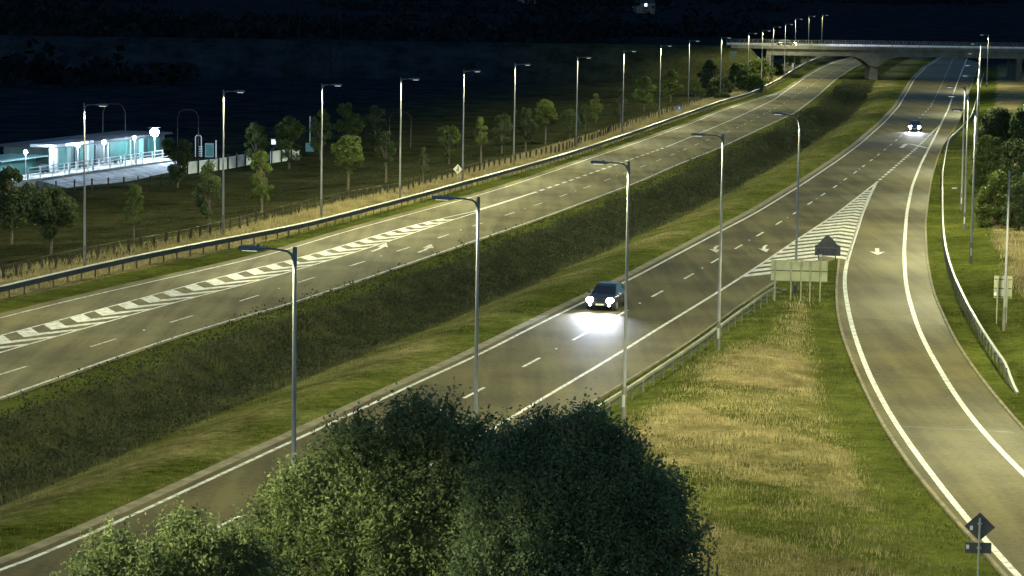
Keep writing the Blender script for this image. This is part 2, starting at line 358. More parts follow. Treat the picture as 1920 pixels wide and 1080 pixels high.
def zones(p):
    n = len(p); z = np.zeros(n); dry = np.zeros(n); weed = np.zeros(n); field = (p[:, 1] > 800).astype(float)
    nz = (np.sin(p[:, 0] * 0.31 + 1.3 * np.sin(p[:, 1] * 0.13)) + np.sin(p[:, 1] * 0.23 + 1.7 * np.sin(p[:, 0] * 0.17))) * 0.5
    near = (p[:, 1] < 1200) & (np.abs(p[:, 0]) < 400)
    im = np.where(near)[0]; q = p[im]
    med = inside(q, zmed); k = im[med]; qq = p[k]
    d0, d1 = dist_to(qq, LRo), dist_to(qq, RLk); t = d0 / (d0 + d1 + 1e-6); tn = t + nz[k] * 0.025
    fade = 1 - smoothstep(qq[:, 1], 480, 600)
    z[k] = (-1.3 * smoothstep(t, 0.16, 0.38) * (1 - smoothstep(t, 0.46, 0.86)) * fade - 0.02)
    weed[k] = smoothstep(tn, 0.11, 0.19) * (1 - smoothstep(tn, 0.49, 0.58))
    dry[k] = smoothstep(tn, 0.47, 0.56) * (0.50 - 0.12 * nz[k]) * (1 - 0.45 * smoothstep(tn, 0.76, 0.92))
    tr = inside(q, ztri); k = im[tr]; qq = p[k]
    dk, de = dist_to(qq, KB), dist_to(qq, RE); e = np.minimum(dk / 1.5, de / 2.6) + nz[k] * 0.35
    dry[k] = smoothstep(e, 0.8, 1.9) * (0.62 + 0.38 * smoothstep(qq[:, 1], 98, 125)) * np.where(nz[k] * 0.8 + np.sin(qq[:, 1] * 0.21 + qq[:, 0] * .4) > -0.35, 0.80, 0.42)
    z[k] = 0.25 * smoothstep(np.minimum(dk, de), 1, 5)
    pav = inside(q, zpL) | inside(q, zpR); z[im[pav]] = -0.06
    lf = inside(q, LEFT_ALL); k = im[lf]; qq = p[k]; d = dist_to(qq, LE); dn = d + nz[k] * 0.5
    dry[k] = smoothstep(dn, 2.2, 3.2) * (1 - smoothstep(dn, 7.0, 9.5)) * 0.95
    field[k] = smoothstep(dn, 6.5, 10.0)
    z[k] = (-0.9 * smoothstep(d, 9, 24) + 0.12 * nz[k] * smoothstep(d, 2, 6)) * (1 - smoothstep(qq[:, 1], 600, 1100))
    rt = inside(q, SEr) & ~pav; k = im[rt]; qq = p[k]; d = dist_to(qq, SE) + nz[k] * 0.5
    dry[k] = smoothstep(d, 4.2, 6.0) * 0.8; z[k] = 0.35 * smoothstep(d, 1, 6)
    # overpass embankments
    Y = p[:, 1]; X = p[:, 0]
    across = np.clip(1 - (np.abs(Y - Y_BR) - 6.2) / 15, 0, 1)
    along = np.maximum(np.clip((X_AB0 - X) / 5, 0, 1), np.clip((X - X_AB1) / 5, 0, 1))
    em = 6.9 * across * along * (Y > 500); field = np.maximum(field, (em > 0.5) * 0.5)
    z = np.where(em > 0.05, np.maximum(z, em), z)
    far = smoothstep(Y, 850, 3200) * 34; z = z + far + nz * 1.5 * smoothstep(Y, 1100, 2200)
    return z, dry, weed, field
def gz(x, y): return float(zones(np.array([[x, y]], float))[0][0])
rows = [-60, -20, 10, 30, 45]
y = 55.0
while y < 12000:
    rows.append(y); y += 0.8 if y < 170 else (1.5 if y < 300 else (3 if y < 620 else y * 0.02))
ang = np.r_[np.linspace(-1.2, -0.36, 12), np.linspace(-0.34, -0.22, 24), np.linspace(-0.215, 0.215, 420), np.linspace(0.22, 0.34, 24), np.linspace(0.36, 1.2, 12)]
ys = np.array(rows); yy = np.repeat(ys, len(ang)); aa = np.tile(ang, len(ys))
xx = np.tan(aa) * (np.maximum(yy, 0) + 60) * 0.96 + 0 * yy
pts = np.c_[xx, yy]
gzv, dry, weed, field = zones(pts)
na = len(ang); idx = np.arange(len(pts)).reshape(len(ys), na)
fa = np.stack([idx[:-1, :-1].ravel(), idx[:-1, 1:].ravel(), idx[1:, 1:].ravel(), idx[1:, :-1].ravel()], 1)
me = fast_mesh('ground', np.c_[pts, gzv], fa, M['ground'], smooth=True)
dfar = np.where(np.abs(pts[:, 0]) < 900, dist_to(pts, LE), 900)
far_dark = np.maximum(smoothstep(pts[:, 1], 640, 760), smoothstep(dfar, 26, 75) * (pts[:, 0] < 60) * smoothstep(pts[:, 1], 230, 330)) * (1 - inside(pts, zmed)) * 0.94  # mask for the night darkness painted on distant ground
ca = me.attributes.new('zone', 'FLOAT_COLOR', 'POINT')
ca.data.foreach_set('color', np.c_[dry, weed, field, far_dark].astype(np.float32).ravel())
obj('ground', me, kind='structure')

# ------------------------------------------------------------------ roads and markings
carL = poly_sheet('carriageway', paveL, 0.02, M['asphalt_left'], kind='structure')
carR = poly_sheet('carriageway', paveR, 0.02, M['asphalt'], kind='structure')
ZP = 0.026
def marks(name, parent, fn, mt=None):
    mb = MB(); fn(mb); return obj(name, fast_mesh(name, mb.v, mb.f, mt or M['paint']), parent)
def dashes(mb, a, ref, length, period, w, s_from=None, s_to=None, z=ZP):
    s = arclen(a); s0 = project_s(a, np.array(P(*ref)[:2]))
    lo = 0 if s_from is None else s_from; hi = s[-1] if s_to is None else s_to
    k = math.ceil((lo - s0) / period); q = s0 + k * period
    while q + length < hi:
        ribbon(mb, at_s(a, s, np.linspace(q, q + length, 4)), w, z); q += period
def sub(a, p0=None, p1=None):
    s = arclen(a); q0 = project_s(a, np.array(P(*p0)[:2])) if p0 else 0; q1 = project_s(a, np.array(P(*p1)[:2])) if p1 else s[-1]
    return at_s(a, s, np.linspace(q0, q1, max(3, int(abs(q1 - q0) / 1.5))))
marks('edge_line', carL, lambda mb: (ribbon(mb, LL, 0.17, ZP), ribbon(mb, LR, 0.2, ZP)), M['paint_worn'])
marks('slip_boundary_line', carL, lambda mb: (ribbon(mb, HU, 0.16, ZP), ribbon(mb, HL, 0.16, ZP), ribbon(mb, sub(LD, (893,396), (1005,360)), 0.34, ZP),
      dashes(mb, LD, (1010,358), 1.9, 3.6, 0.3, project_s(LD, np.array(P(1008,359)[:2])), project_s(LD, np.array(P(1250,276)[:2]))),
      ribbon(mb, sub(LD, (1250,276)), 0.2, ZP)))
marks('lane_line', carL, lambda mb: dashes(mb, LM, (168,651), 3.4, 11.0, 0.16), M['paint_worn'])
def hatch_left(mb):
    def xat(a, Y): return np.interp(Y, a[:, 1], a[:, 0])
    Y0 = P(47, 633).y; k = -14
    while True:
        ya = Y0 + k * 3.27; k += 1
        if ya > P(822, 414).y: break
        xl, xr = xat(HU, ya), xat(HL, ya); hw = (xr - xl) / 2; xc = (xl + xr) / 2; th = 1.75
        f1, f2 = hw * 1.5, hw * 2.1
        tan_ = 0.28
        b = len(mb.v)
        cx = xc; lx = xat(HU, ya + f1); rx = xat(HL, ya + f2)
        lx2 = xat(HU, ya + f1 + th); rx2 = xat(HL, ya + f2 + th * .55); cx2 = xc + th * tan_
        mb.v += [(cx, ya, ZP), (lx, ya + f1, ZP), (lx2, ya + f1 + th, ZP), (cx2, ya + th, ZP), (rx, ya + f2, ZP), (rx2, ya + f2 + th * .55, ZP)]
        mb.f += [(b, b + 3, b + 2, b + 1), (b, b + 4, b + 5, b + 3)]
marks('chevron_hatching', carL, hatch_left)
marks('edge_line', carR, lambda mb: (ribbon(mb, RL, 0.2, ZP), ribbon(mb, RR, 0.2, ZP), ribbon(mb, SL, 0.26, ZP), ribbon(mb, SR, 0.26, ZP)))
marks('lane_line', carR, lambda mb: dashes(mb, RM, (980,689), 3.6, 11.0, 0.17))
marks('exit_boundary_line', carR, lambda mb: dashes(mb, RD, (1650,338), 2.0, 3.9, 0.3))
def hatch_gore(mb):
    def xat(a, Y):
        o_ = np.argsort(a[:, 1]); return np.interp(Y, a[o_, 1], a[o_, 0])
    Yt = P(1640, 350).y; Yb = P(1403, 514).y; Yn = P(1573, 489).y
    k = 0
    while True:
        ya = Yb - 6 + k * 3.05; k += 1
        if ya > Yt: break
        th = 1.7
        def bar(y0):
            # find ends by marching
            xs = []
            for side, tm in ((RR, -1), (SL, 1)):
                yv = y0
                for _ in range(12):
                    xl, xr = xat(RR, yv), xat(SL, yv); xa = xat(RR, y0) * 0.35 + xat(SL, y0) * 0.65
                    xe = xl if tm < 0 else xr; yv = y0 - (abs(xe - xa)) * (1.15 if tm < 0 else 1.7)
                xs.append((xe, yv))
            return xs[0], (xa, y0), xs[1]
        A, Bm, C = bar(ya + 4); A2, B2, C2 = bar(ya + 4 + th)
        if C[1] < Yn - 0.6 or A[1] < Yb - 3: 
            if A[1] < Yb - 3: continue
        def lim(pt, mid):
            # stop the bar where the paving ends (nose of the grass island)
            return pt
        cut = P(1573, 488)
        b = len(mb.v)
        if A2[1] > Yt - 4: break
        mb.v += [(*A, ZP), (*Bm, ZP), (*C, ZP), (*C2, ZP), (*B2, ZP), (*A2, ZP)]
        if Bm[1] > Yn - 6: mb.f += [(b, b + 1, b + 4, b + 5)]
        else:
            f = 0.45; b2 = len(mb.v); mb.v += [(A[0] + (Bm[0] - A[0]) * f, A[1] + (Bm[1] - A[1]) * f, ZP), (A2[0] + (B2[0] - A2[0]) * f, A2[1] + (B2[1] - A2[1]) * f, ZP)]
            mb.f += [(b, b2, b2 + 1, b + 5)]
        if C[1] > Yn - 0.5: mb.f += [(b + 1, b + 2, b + 3, b + 4)]
marks('chevron_hatching', carR, hatch_gore)
def arrow(mb, base, direction, L=5.0, w=1.0, bend=0.0, stem=0.2):
    d = Vector(direction[:2]).normalized(); n = Vector((d.y, -d.x)); b0 = Vector(base[:2])
    def q(s, u): p = b0 + d * s + n * (u + bend * max(0.0, s / L) ** 2); return (p.x, p.y, ZP)
    b = len(mb.v); h = L * 0.42
    mb.v += [q(0, -stem / 2), q(0, stem / 2), q((L - h) * .5, stem / 2), q((L - h) * .5, -stem / 2), q(L - h, stem / 2), q(L - h, -stem / 2), q(L - h - .3, w / 2), q(L, 0), q(L - h - .3, -w / 2)]
    mb.f += [(b, b + 1, b + 2, b + 3), (b + 3, b + 2, b + 4, b + 5), (b + 5, b + 4, b + 6, b + 7, b + 8)]
def tang(a, px):
    p = np.array(P(*px)[:2]); s = arclen(a); q = project_s(a, p); u = at_s(a, s, np.array([q - 3, q + 3])); return Vector(u[1] - u[0]).normalized()
for (px, ln, sg, L, bend, par, mt) in [((697,472), LM, 1, 6.5, -0.9, carL, 'paint'), ((784,474), LM, 1, 6.5, -0.9, carL, 'paint_worn'),
        ((1346,461), RM, -1, 5.5, -0.8, carR, 'paint_worn'), ((1437,460), RM, -1, 5.5, -0.8, carR, 'paint')]:
    marks('lane_arrow', par, lambda mb: arrow(mb, P(*px), tang(ln, px) * sg, L, 0.85, bend, 0.25), M[mt])
marks('lane_arrow', carR, lambda mb: arrow(mb, P(1644.5,466), P(1645.5,479) - P(1644.5,466), 5.2, 1.15, 0, 0.3))
marks('direction_stripe', carR, lambda mb: (ribbon(mb, line([(1684,277),(1691,278),(1700,268),(1707,270),(1738,278)], step=.8, smooth=1), 0.5, ZP)))
# thin dark transverse joints across the paving
def joint(mb, a, b_, w=0.12, z=0.0235):
    A, B_ = P(*a), P(*b_); n = 12
    ribbon(mb, np.array([[A.x + (B_.x - A.x) * t + random.uniform(-.05, .05), A.y + (B_.y - A.y) * t + random.uniform(-.05, .05)] for t in np.linspace(0, 1, n)]), w, z)
marks('joint', carR, lambda mb: [joint(mb, *j) for j in [((1590,593),(1768,608)), ((1610,700),(1815,716)), ((1690,800),(1905,812)), ((1480,405),(1505,410))]], M['black'])
marks('joint', carL, lambda mb: [joint(mb, *j) for j in [((1467,143),(1600,146)), ((1480,143.5),(1550,145))]], M['black'])
def studs(mb, a, ref, period, offs=0.0):
    s = arclen(a); s0 = project_s(a, np.array(P(*ref)[:2])) + 7.2
    for q in np.arange(s0 % period, s[-1], period):
        c = at_s(a, s, np.array([q]))[0]; mb.box((c[0], c[1], .04), (.12, .16, .03))
marks('road_studs', carR, lambda mb: studs(mb, RM, (980,689), 22.0), M['sticker'])
marks('road_studs', carL, lambda mb: studs(mb, LM, (168,651), 22.0), M['sticker'])
# drainage strip and kerbs
mb = MB(); L1, L2 = RLk, RLo; b = 0
for i in range(len(RL)): mb.v += [(*L1[i], 0.03), (*L2[i], 0.03)]
for i in range(len(RL) - 1): mb.f.append((2 * i, 2 * i + 1, 2 * i + 3, 2 * i + 2))
obj('drainage_channel', fast_mesh('drainage_channel', mb.v, mb.f, M['kerb']), kind='structure')
for a, s_ in ((KB, -1), (SE, 1), (RE, 1)):
    mb = MB(); sweep(mb, a, [(-0.07, -0.05), (-0.07, 0.10), (0.07, 0.11), (0.07, -0.05)]); mb.build('kerb', M['kerb'], kind='structure')

# ------------------------------------------------------------------ grasses
def rand_dirs(n):
    v = rng.normal(size=(n, 3)); return v / np.linalg.norm(v, axis=1)[:, None]
def leaf_quads(c, size, asp=0.55):
    n = len(c); a = rand_dirs(n); b = rand_dirs(n); b -= a * (a * b).sum(1)[:, None]; b /= np.linalg.norm(b, axis=1)[:, None]
    sz = size * rng.uniform(0.6, 1.3, n)[:, None]; v = np.empty((n, 4, 3))
    v[:, 0] = c - a * sz / 2; v[:, 1] = c + b * sz * asp / 2; v[:, 2] = c + a * sz / 2; v[:, 3] = c - b * sz * asp / 2
    return v.reshape(-1, 3), np.arange(n * 4).reshape(n, 4)
def scatter_poly(poly, n, cond=None):
    lo, hi = poly.min(0), poly.max(0); out = []
    tot = 0
    while tot < n:
        q = rng.uniform(lo, hi, (n * 3, 2)); q = q[inside(q, poly)]
        if len(q) == 0: continue
        out.append(q); tot += len(q)
    return np.vstack(out)[:n]
def scatter_band(a, u0, u1, n, pw=1.0):
    """n points beside polyline a, denser (per metre) near the camera"""
    s = arclen(a); q = rng.uniform(0, 1, n) ** pw * s[-1]; c = at_s(a, s, q); t = at_s(a, s, np.minimum(q + 0.5, s[-1])) - at_s(a, s, np.maximum(q - 0.5, 0))
    t /= np.hypot(t[:, 0], t[:, 1])[:, None]; u = rng.uniform(u0, u1, n)
    return c + np.c_[t[:, 1], -t[:, 0]] * u[:, None]
def blades(name, p, h, w, mt, label=None):
    z, *_ = zones(p); n = len(p); hh = h * rng.uniform(0.4, 1.1, n) * (0.75 + 0.45 * np.sin(p[:, 0] * 1.1 + 1.7 * np.sin(p[:, 1] * 0.5)) * np.sin(p[:, 1] * 0.73 + p[:, 0] * 0.4)); a = rng.uniform(0, 2 * np.pi, n); lean = rng.normal(0, 0.28, (n, 2)) * hh[:, None]
    ww = w * (0.7 + p[:, 1] / 260); dx, dy = np.cos(a) * ww / 2, np.sin(a) * ww / 2
    v = np.empty((n, 3, 3)); v[:, 0] = np.c_[p[:, 0] - dx, p[:, 1] - dy, z - .03]; v[:, 1] = np.c_[p[:, 0] + dx, p[:, 1] + dy, z - .03]
    v[:, 2] = np.c_[p + lean, z + hh]
    return obj(name, fast_mesh(name, v.reshape(-1, 3), np.arange(n * 3).reshape(n, 3), mt), kind='stuff', label=label, cat='grass')
p = scatter_poly(tri[(tri[:, 1] > 60)], 190000); z_, d_, *_ = zones(p); keep = rng.uniform(0, 1, len(p)) < d_ * 1.05
blades('dry_grass', p[keep], 0.27, 0.03, M['dry'], 'tall tan dry grass on the island between main road and exit ramp')
blades('short_grass', p[~keep], 0.14, 0.03, M['green_blades'], 'short green grass along the kerbs of the island beside the exit ramp')
p = scatter_band(off(BL, -0.9), -5.2, 0.6, 90000, 1.3)
blades('dry_grass', p, 0.55, 0.04, M['dry'], 'tall straw coloured grass behind the left crash barrier')
p = scatter_band(BL, 0.2, 1.4, 26000, 1.3)
blades('short_grass', p, 0.16, 0.03, M['green_blades'], 'green grass strip between the left crash barrier and the road edge')
p = scatter_band(off(FL, -2.5), -14, 0.5, 40000, 1.2)
blades('field_grass', p, 0.10, 0.05, M['weeds'], 'dull dark grass of the field beyond the timber fence')
p = scatter_poly(zmed[(zmed[:, 1] > 60) & (zmed[:, 1] < 560)], 420000); z_, d_, w_, f_ = zones(p)
# weeds inside the ditch
wk = rng.uniform(0, 1, len(p)) < w_; gk = (~wk) & (rng.uniform(0, 1, len(p)) < 0.30)
blades('ditch_weeds', p[wk], 0.42, 0.045, M['weeds'], 'dark tall weeds filling the ditch of the central reservation')
blades('median_grass', p[gk], 0.16, 0.035, M['green_blades'], 'short green grass on the shoulders of the central reservation')
right_zone = np.vstack([off(SE, 0.3)[(SE[:, 1] > 70) & (SE[:, 1] < 330)], off(SE, 26)[(SE[:, 1] > 70) & (SE[:, 1] < 330)][::-1]])
p = scatter_poly(right_zone, 120000); z_, d_, *_ = zones(p); keep = rng.uniform(0, 1, len(p)) < d_ * 1.1
blades('dry_grass', p[keep], 0.45, 0.04, M['dry'], 'rough tan grass on the bank right of the exit ramp barrier')
blades('short_grass', p[~keep], 0.14, 0.035, M['green_blades'], 'mown green grass between exit ramp kerb and its barrier')

# low dark shrub planting on the near slope of the ditch
p = scatter_band(LRo, 2.2, 8.2, 11500, 1.0); p = p[(p[:, 1] > 70) & (p[:, 1] < 560)]
k = np.repeat(np.arange(len(p)), 15); q = p[k] + rng.normal(0, .28, (len(k), 2)); zq = zones(p)[0][k]
hq = (0.55 + 0.35 * np.sin(p[:, 0] * 1.7 + p[:, 1] * .9) * np.sin(p[:, 1] * 1.3)) ; hq = hq[k] * rng.uniform(0, 1, len(k)) ** .55 * 1.6
v, f = leaf_quads(np.c_[q, zq + hq], 0.17, .5)
obj('ditch_shrubs', fast_mesh('ditch_shrubs', v, f, M['ditch_leaf']), kind='stuff', label='dark low shrub planting along the ditch beside the far carriageway', cat='shrubs')

# ------------------------------------------------------------------ lamp columns
def spot(name, parent, loc, power, col, size=2.8, blend=0.3, rot=(0, 0, 0), rad=0.18, batwing=True):
    l = bpy.data.lights.get(name + '_data_%.0f' % power) or bpy.data.lights.new(name + '_data_%.0f' % power, 'SPOT')
    l.energy = power; l.color = col; l.spot_size = size; l.spot_blend = blend; l.shadow_soft_size = rad
    if batwing and not l.use_nodes:
        # street lantern photometry: more candela towards the sides than straight down
        l.use_nodes = True; t = l.node_tree; e = t.nodes['Emission']; tc = t.nodes.new('ShaderNodeTexCoord'); sp = t.nodes.new('ShaderNodeSeparateXYZ')
        ab = t.nodes.new('ShaderNodeMath'); ab.operation = 'ABSOLUTE'; pw = t.nodes.new('ShaderNodeMath'); pw.operation = 'POWER'; pw.inputs[1].default_value = -1.7
        mn = t.nodes.new('ShaderNodeMath'); mn.operation = 'MINIMUM'; mn.inputs[1].default_value = 7.0; L = t.links.new
        L(tc.outputs['Normal'], sp.inputs[0]); L(sp.outputs[2], ab.inputs[0]); L(ab.outputs[0], pw.inputs[0]); L(pw.outputs[0], mn.inputs[0]); L(mn.outputs[0], e.inputs['Strength'])
    o = bpy.data.objects.new(name, l); COL.objects.link(o); o.parent = parent; o.location = loc; o.rotation_euler = rot; return o
def lamp_column(h, kind, reach=1.55):
    t = thing('lamp_column', None, 'lamp column')
    rb = 0.11
    MB().tube([(0, 0, -0.6), (0, 0, 0.0), (0, 0, 1.6)], rb, 14).build('base_section', M['column_dark'], t, smooth=True)
    MB().box((0.0, -rb + 0.004, 0.95), (0.12, 0.03, 0.55)).build('access_door', M['galv'], t)
    if kind == 'swan':
        MB().tube([(0, 0, 1.6), (0, 0, h - 0.95)], [0.085, 0.055], 14).build('column', M['column'], t, smooth=True)
        pts = [(0, 0, h - 0.95)] + [(-0.85 * (1 - math.cos(a)), 0, h - 0.95 + 0.85 * math.sin(a)) for a in np.linspace(0.1, 1.45, 8)] + [(-reach + 0.5, 0, h - 0.02)]
        MB().tube(pts, 0.035, 8).build('arm', M['head'], t, smooth=True)
    else:
        MB().tube([(0, 0, 1.6), (0, 0, h - 0.1)], [0.085, 0.05], 14).build('column', M['column'], t, smooth=True)
        mb = MB().tube([(0, 0, h - 0.5), (0, 0, h + 0.06)], [0.062, 0.06], 12)
        mb.tube([(-0.03, 0, h - 0.32), (-0.1, 0, h - 0.16), (-0.22, 0, h - 0.07), (-0.45, 0, h - 0.04), (-reach + 0.5, 0, h - 0.01)], [0.05, 0.045, 0.035, 0.028, 0.028], 8)
        mb.build('arm', M['head'], t, smooth=True)
    x1, x0 = -reach + 0.62, -reach - 0.12
    prof = [(x1 + .1, h - .03), (x1 - .08, h - .09), (x0, h - .09), (x0 - .03, h - .03), (x0 + .02, h + .05), (x0 + .3, h + .05), (x1 - .15, h + .02), (x1 + .1, h + .01)]
    mb = MB().prism(prof, 'y', -0.14, 0.14).box((x1 - 0.2, 0, h + 0.06), (0.06, 0.06, 0.08))
    hd = mb.build('lantern', M['head'], t, bevel=0.012)
    if kind == 'bowl': MB().box(((x0 + x1) / 2 - .05, 0, h - .108), (0.42, 0.2, 0.035), taper=1.0).build('lens', M['lens'], hd)
    else: MB().box(((x0 + x1) / 2 - .05, 0, h - .094), (0.45, 0.2, 0.008)).build('lens', M['lens_flat'], hd)
    t['_h'] = h
    return t
def copy_thing(src):
    c = src.copy(); COL.objects.link(c)
    for ch in src.children:
        d = ch.copy(); COL.objects.link(d); d.parent = c
        for g in ch.children:
            e = g.copy(); COL.objects.link(e); e.parent = d
    return c
ORD = ['first', 'second', 'third', 'fourth', 'fifth', 'sixth', 'seventh', 'eighth', 'ninth', 'tenth', 'eleventh', 'twelfth', 'thirteenth', 'fourteenth', 'fifteenth', 'sixteenth', 'seventeenth', 'eighteenth', 'nineteenth']
def place_lamp(proto, used, p, face, label, group, sz=1.0, power=None):
    o = proto if not used else copy_thing(proto)
    o.location = p; o.rotation_euler = (0, 0, face); o.scale = (1, 1, sz); o['label'] = label; o['group'] = group
    return o
pL = lamp_column(11.0, 'bowl'); pR = lamp_column(11.5, 'arm'); pS = lamp_column(11.5, 'swan', 1.6); pX = lamp_column(11.0, 'arm')
left_tops = [(158,195),(419,170),(604,158),(752,147),(870,132),(966,120),(1083,107),(1170,95),(1239,85),(1293,76),(1353,70),(1404,62)]
GL = 'lamp columns along the left crash barrier'
def aim(p, a):
    """rotation so the arm (local -X) points square across the road line a, away from side"""
    q = np.array(p[:2]); s = arclen(a); k = project_s(a, q); u = at_s(a, s, np.array([max(k - 4, 0), min(k + 4, s[-1])])); t = u[1] - u[0]; return math.atan2(t[1], t[0])
n = 0
lamp_spots = []
for i, (x, y_) in enumerate(left_tops):
    p = P(x, y_, 11.0); g = gz(p.x, p.y); lamp_spots.append((Vector((p.x, p.y, 0)), 11.0))
for (x, y_, D) in [(1430,57,548), (1450.5,50,577), (1473,45,593.5), (1492,35,645), (1517,30,700), (1542,28,765)]:
    p = PD(x, y_, D); lamp_spots.append((Vector((p.x, p.y, 0)), p.z))
lab = {0: 'tall lamp column at far left in front of the lit station', 1: 'lamp column just right of the station, left of the diamond crown tree',
       2: 'lamp column by the thin railway signal mast', 3: 'lamp column in front of the red hoop frame', 4: 'lamp column beside the small diamond warning sign'}
allowed = len(lamp_spots)
for i, (p, h) in enumerate(lamp_spots):
    th = aim(p, LE)
    L_ = lab.get(i, '%s lamp column from the left along the left crash barrier' % ORD[i])
    if i >= 15: L_ = '%s of the three far lamp columns rising behind the bridge, from the left' % ORD[i - 15]
    o = place_lamp(pL, i > 0, p, th + math.pi / 2, L_, GL, h / 11.0)
    spot('lamp_light', o, (-1.25, 0, 10.82), LAMP_W * 1.35, LAMP_COL)
# one more column beyond the left edge of the picture lights the near end
for k, (dx, dy) in enumerate([(-7.5, -25.5), (-15, -51)]):
    p = lamp_spots[0][0] + Vector((dx, dy, 0))
    o = place_lamp(pL, True, p, aim(p, LE) + math.pi / 2, 'lamp column on the left verge nearer the camera, out of view', GL)
    spot('lamp_light', o, (-1.25, 0, 10.82), LAMP_W, LAMP_COL)
GR = 'lamp columns along the right side of the near carriageway'
rl = ['nearest lamp column, its base hidden by the big bush', 'lamp column behind the middle of the big bush', 'lamp column with dark lantern standing right of the oncoming car',
      'lamp column rising from grass right of the barrier, before the big sign back']
for i, (x, y_) in enumerate([(553,467),(897,372),(1179,305),(1356,253)]):
    p = P(x, y_, 11.5); p.z = 0
    o = place_lamp(pR, i > 0, p, aim(p, RR) - math.pi / 2 , rl[i], GR)
    o.rotation_euler.z = aim(p, RR) - math.pi / 2
    spot('lamp_light', o, (-1.25, 0, 11.3), LAMP_W, LAMP_COL)
for k, (x, y_) in enumerate([(-90, 640)]):
    p = P(x, y_, 11.5); p.z = 0
    o = place_lamp(pR, True, p, 0, 'lamp column of the near row, out of view left below', GR); o.rotation_euler.z = aim(p, RR) - math.pi / 2
    spot('lamp_light', o, (-1.25, 0, 11.3), LAMP_W, LAMP_COL)
p = P(1500, 213, 11.5); p.z = 0
o = place_lamp(pS, False, p, aim(p, RR) - math.pi / 2, 'lamp column with curved swan neck arm behind the big sign back', GR)
spot('lamp_light', o, (-1.35, 0, 11.3), LAMP_W, LAMP_COL)
GX = 'lamp columns right of the exit ramp'
xl = ['farthest of three lamp columns right of the ramp barrier', 'middle of three lamp columns right of the ramp barrier', 'nearest of three lamp columns right of the ramp barrier',
      'lamp column right of the ramp, out of view', 'lamp column right of the ramp near the camera, out of view', 'lamp column far up the exit lane', 'lamp column by the road bridge on the right', 'added lamp column beyond the exit lane dashes', 'added lamp column right of the exit lane, just above the three', 'added lamp column right of the lane by the second car']  # final columns in the list are added to brighten the dark upper lanes
for i, (x, y_) in enumerate([(1802,396),(1807.5,435),(1820,497),(1968,690),(2100,960),(1835,205),(1850,165),(1830,300),(1828,345),(1832,248)]):
    p = P(x, y_, 0)
    o = place_lamp(pX, i > 0, p, 0, xl[i], GX); o.rotation_euler.z = aim(p, SE) - math.pi / 2
    spot('lamp_light', o, (-1.25, 0, 10.82), LAMP_W * (1.5 if i in (3, 4) else 1.9), LAMP_COL)
t = thing('bare_mast', 'plain grey mast without lantern in front of the small sign back at the right edge', 'mast', P(1882, 625))
MB().tube([(0, 0, -.5), (0, 0, 1.5)], 0.11, 14).build('base_section', M['column_dark'], t, smooth=True)
MB().tube([(0, 0, 1.5), (0, 0, 9.2)], [0.085, 0.055], 14).build('shaft', M['column'], t, smooth=True)
MB().tube([(0, 0, 9.2), (0, 0, 9.26)], [0.06, 0.03], 10).build('cap', M['head'], t)

# ------------------------------------------------------------------ crash barriers
def barrier(label, a, spacing, rails, post_h, post_side, ramp_end=None, pm='timber'):
    t = thing('crash_barrier', label, 'crash barrier')
    s = arclen(a); z0 = np.zeros(len(a))
    if ramp_end == 'far': z0 = -0.62 * smoothstep(s, s[-1] - 5, s[-1])
    if ramp_end == 'near': z0 = -0.62 * (1 - smoothstep(s, 0, 7))
    for prof, nm, mm in rails:
        mb = MB(); sweep(mb, a, prof, z0); mb.build(nm, M[mm], t)
    q = np.arange(0.4, s[-1], spacing); c = at_s(a, s, q); N_ = normals(a); extra = MB(); k = 0
    base = None
    zz = zones(c)[0]
    order = np.argsort(c[:, 1])
    for j in order:
        if ramp_end == 'far' and q[j] > s[-1] - 3: continue
        if ramp_end == 'near' and q[j] < 3: continue
        ang_ = math.atan2(*(c[min(j + 1, len(c) - 1)] - c[max(j - 1, 0)])[::-1]); inview = 60 < c[j, 1] and abs(c[j, 0]) / c[j, 1] < 0.2
        hh = post_h - zz[j]
        nx, ny = math.sin(ang_), -math.cos(ang_)
        X_, Y_ = c[j, 0] + nx * post_side, c[j, 1] + ny * post_side
        if inview and k < 100:
            if base is None:
                base = MB().box((0, 0, post_h / 2 - .15), (0.11, 0.06, post_h + .3)).build('post', M[pm], t); o = base
            else: o = base.copy(); COL.objects.link(o)
            o.parent = t; o.location = (X_, Y_, zz[j]); o.rotation_euler = (0, 0, ang_); k += 1
        else: extra.box((X_, Y_, zz[j] + post_h / 2), (0.11, 0.06, post_h), ang_)
    if extra.v: o = extra.build('far_posts', M[pm], t); o['kind'] = 'stuff'
    return t
WB = [(0.04, 0.46), (-0.03, 0.50), (-0.03, 0.56), (0.04, 0.61), (-0.03, 0.66), (-0.03, 0.72), (0.04, 0.77), (0.055, 0.77), (-0.01, 0.72), (-0.01, 0.66), (0.055, 0.61), (-0.01, 0.56), (-0.01, 0.50), (0.055, 0.46)]
WBm = [(-u, h) for u, h in WB]
barrier('long crash barrier left of the far carriageway', BL, 2.1, [([(-0.06, 0.48), (-0.06, 0.56), (-0.02, 0.60), (-0.06, 0.65), (-0.06, 0.76), (0.02, 0.78), (0.10, 0.76), (0.10, 0.46)], 'rail', 'rail_face'), ([(-0.08, 0.785), (-0.08, 0.84), (0.13, 0.80), (0.13, 0.785)], 'lit_top_edge', 'rail_top')], 0.7, -0.02, None, 'rail_face')  # lamp-lit top strip and shaded face are put into the colours
barrier('open twin rail crash barrier between near carriageway and grass island', BR, 2.4,
        [([(-0.05, 0.66), (-0.05, 0.78), (0.07, 0.78), (0.07, 0.66)], 'top_rail', 'rail_dull'), ([(-0.03, 0.40), (-0.03, 0.47), (0.03, 0.47), (0.03, 0.40)], 'lower_rail', 'rail_face')], 0.68, 0.0, 'far', 'rail_dull')
